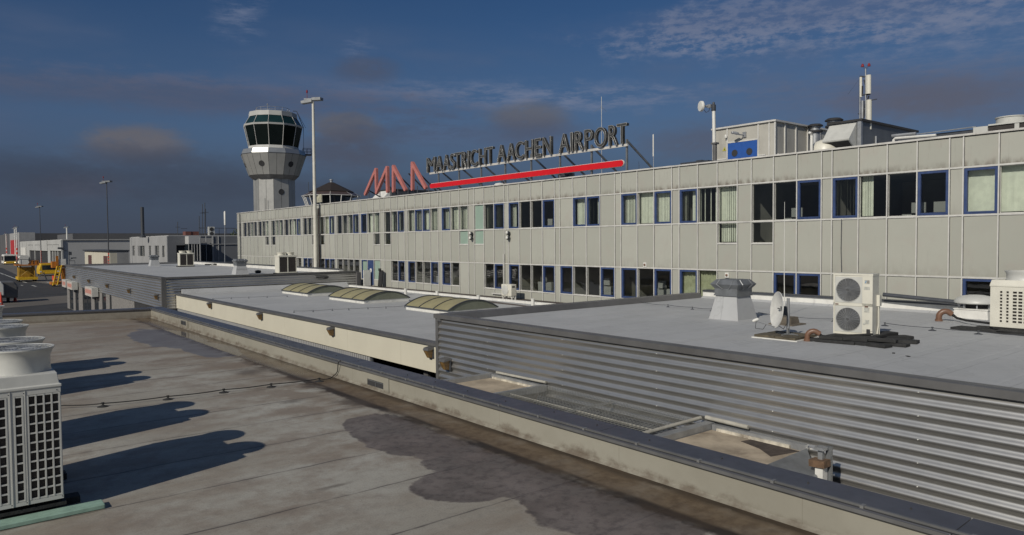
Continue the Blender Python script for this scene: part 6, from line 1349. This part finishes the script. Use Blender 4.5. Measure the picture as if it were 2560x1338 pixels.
# yellow lift with ladder
p = onz(157, 716, G); x, y = p.x-.6, p.y
t = thing('ladder_lift', 'yellow ladder lift with red upper arm beside the far corrugated building', 'lift', (x, y, G)); ld = MB()
for s in (-.25, .35): ld.tube([(x-.5+s, y, G+.2), (x+.25+s, y+.5, G+3.4)], .10, 6)
for i in range(7): ld.tube([(x-.72+.107*i+.02, y+.07*i, G+.4+.45*i), (x-.1+.107*i, y+.07*i, G+.4+.45*i)], .05, 4)
ld.tube([(x+1.1, y+.4, G+.2), (x+.3, y+.5, G+3.3)], .08, 6); ld.build('ladder', m_yel, t)
MB().box(x-.7, x+1.0, y+.6, y+2.2, G+3.0, G+4.0).box(x-.2, x+.15, y+.4, y+.58, G+3.3, G+4.9).build('upper_arm', m_org, t); MB().box(x-.9, x+1.4, y+.3, y+3, G+.3, G+.7).box(x+.6, x+1.1, y+.8, y+1.4, G+.7, G+2.9).build('chassis', m_org, t)
MB().box(x+.0, x+1.2, y+.5, y+.59, G+3.4, G+4.4).build('panel', m_white, t)
for a in (-.7, 1.2): wheel(t, x+a, y+.8, G+.3, .3, .2)
# red white post
p = onz(136, 716, G); t = thing('barrier_post', 'red topped white barrier post left of the ladder lift', 'post', (p.x, p.y, G)); MB().lathe([(.20, G), (.20, G+1.0)], (p.x, p.y, 0), 12).build('post_body', m_white, t, True); MB().lathe([(.28, G+1.0), (.28, G+1.7), (.001, G+1.75)], (p.x, p.y, 0), 12).build('red_top', m_conered, t, True)
p = onz(49, 684, G); o = MB().lathe([(.22, G), (.16, G+1.9), (.001, G+1.95)], (p.x, p.y, 0), 10).build('white_bollard', m_white, None, True); tag(o, 'lone white bollard on the kerb of the dark asphalt', 'bollard')
# white vehicle at left edge and cones
p = onz(2, 759, G); x, y = p.x, p.y
t = thing('white_trailer', 'white covered trailer with red base cut off by the left edge', 'trailer', (x-1, y, G)); MB().yprism([(x-4, G+.9), (x+.35, G+.9), (x+.35, G+2.1), (x+.1, G+2.5), (x-4, G+2.5)], y, y+.6).build('front', m_white, t, bevel=.08); MB().yprism([(x-4, G+.9), (x+1.7, G+.5), (x+1.75, G+1.9), (x+1.4, G+2.45), (x-4, G+2.5)], y+.62, y+3.4).build('body', m_copegrey, t, bevel=.15); wheel(t, x+.8, y+1.6, G+.4, .4, .3)
def cone(x, y, h, label):
    t = thing('traffic_cone', label, 'traffic cone', (x, y, G), 'orange cones on the apron'); MB().box(x-.25, x+.25, y-.25, y+.25, G+.008, G+.05).lathe([(.2, G+.05), (.035, G+h), (.001, G+h+.01)], (x, y, 0), 16).build('cone_body', m_conered, t); return t
p = onz(3, 764, G); t = cone(p.x, p.y, 1.5, 'large orange cone in front of the white trailer'); p = onz(38, 754, G); cone(p.x, p.y, .95, 'smaller orange cone right of the trailer')
# cctv post at far corner of the corrugated building
a = ony(172, 690, 88.6); b = ony(172, 628, 88.6)
t = thing('camera_post', 'post with camera arm and flood lamp at the far corner of the corrugated building', 'camera post', (a.x, 88.6, G)); MB().tube([(a.x, 88.6, G), (b.x, 88.6, b.z)], .06, 8).build('post', m_steel, t)
c1, c2, c3 = ony(152, 621, 88.6), ony(160, 626, 88.6), ony(184, 645, 88.6); MB().tube([b, c2, c1], .05, 6).tube([(b.x, 88.6, b.z-.9), c3], .05, 6).tube([ony(172, 652, 88.6), ony(187, 652, 88.6), ony(187, 661, 88.6)], .04, 5).build('arm', m_steel, t)
MB().obox(c1, .55, .3, .2, ry=R(5)).obox(c3, .5, .25, .1).obox((b.x+.1, 88.6, b.z-.25), .3, .3, .35).build('camera', m_dkmetal, t, bevel=.02)
# worker bending down beside the lift
def person(x, y, z, label):
    t = thing('person', label, 'person', (x, y, z)); me = bpy.data.meshes.new('body')
    J = [(0, 0, .86), (.02, .16, 1.12), (.02, .34, 1.28), (.02, .42, 1.33), (.02, .52, 1.36), (-.10, 0, .84), (-.13, .10, .48), (-.13, -.06, .08), (-.13, .10, .04), (.10, 0, .84), (.13, .10, .48), (.13, -.06, .08), (.13, .10, .04),
         (-.20, .30, 1.25), (-.24, .40, .98), (-.22, .56, .80), (-.21, .62, .74), (.22, .30, 1.25), (.26, .40, .98), (.24, .56, .80), (.23, .62, .74)]
    E_ = [(0, 1), (1, 2), (2, 3), (3, 4), (0, 5), (5, 6), (6, 7), (7, 8), (0, 9), (9, 10), (10, 11), (11, 12), (2, 13), (13, 14), (14, 15), (15, 16), (2, 17), (17, 18), (18, 19), (19, 20)]
    rd = [.15, .145, .15, .06, .10, .10, .065, .045, .04, .10, .065, .045, .04, .06, .045, .035, .035, .06, .045, .035, .035]
    me.from_pydata(J, E_, []); o = bpy.data.objects.new('body', me); sc.collection.objects.link(o); o.parent = t
    sk = o.modifiers.new('skin', 'SKIN'); ss = o.modifiers.new('sub', 'SUBSURF'); ss.levels = ss.render_levels = 1
    for v, r in zip(me.skin_vertices[0].data, rd): v.radius = (r, r)
    me.skin_vertices[0].data[0].use_root = True; me.materials.append(m_navy)
    MB().rings([[Vector((.02+cx_*r*math.cos(a), .12+oy_+r*.8*math.sin(a), zz)) for a in [2*PI*i/12 for i in range(12)]] for r, zz, oy_, cx_ in ((.20, .92, -.08, 1), (.205, 1.1, .02, 1), (.22, 1.28, .17, 1), (.14, 1.40, .24, 1))]).build('vest', m_hiviz, t, True, local=True)
    MB().lathe([(.001, .0), (.07, .02), (.095, .09), (.10, .15), (.085, .21), (.04, .25), (.001, .26)], (.02, .47, 1.28), 14).build('head', m_skin, t, True, local=True)
    MB().lathe([(.105, .13), (.105, .19), (.07, .25), (.001, .272)], (.02, .47, 1.28), 14).build('cap', m_white, t, True, local=True)
    t.rotation_euler = (0, 0, R(35)); t.scale = (1, 1, 1); return t
p = onz(163, 725, G); person(p.x, p.y, G, 'worker in yellow hi-vis vest bending beside the yellow ladder lift')
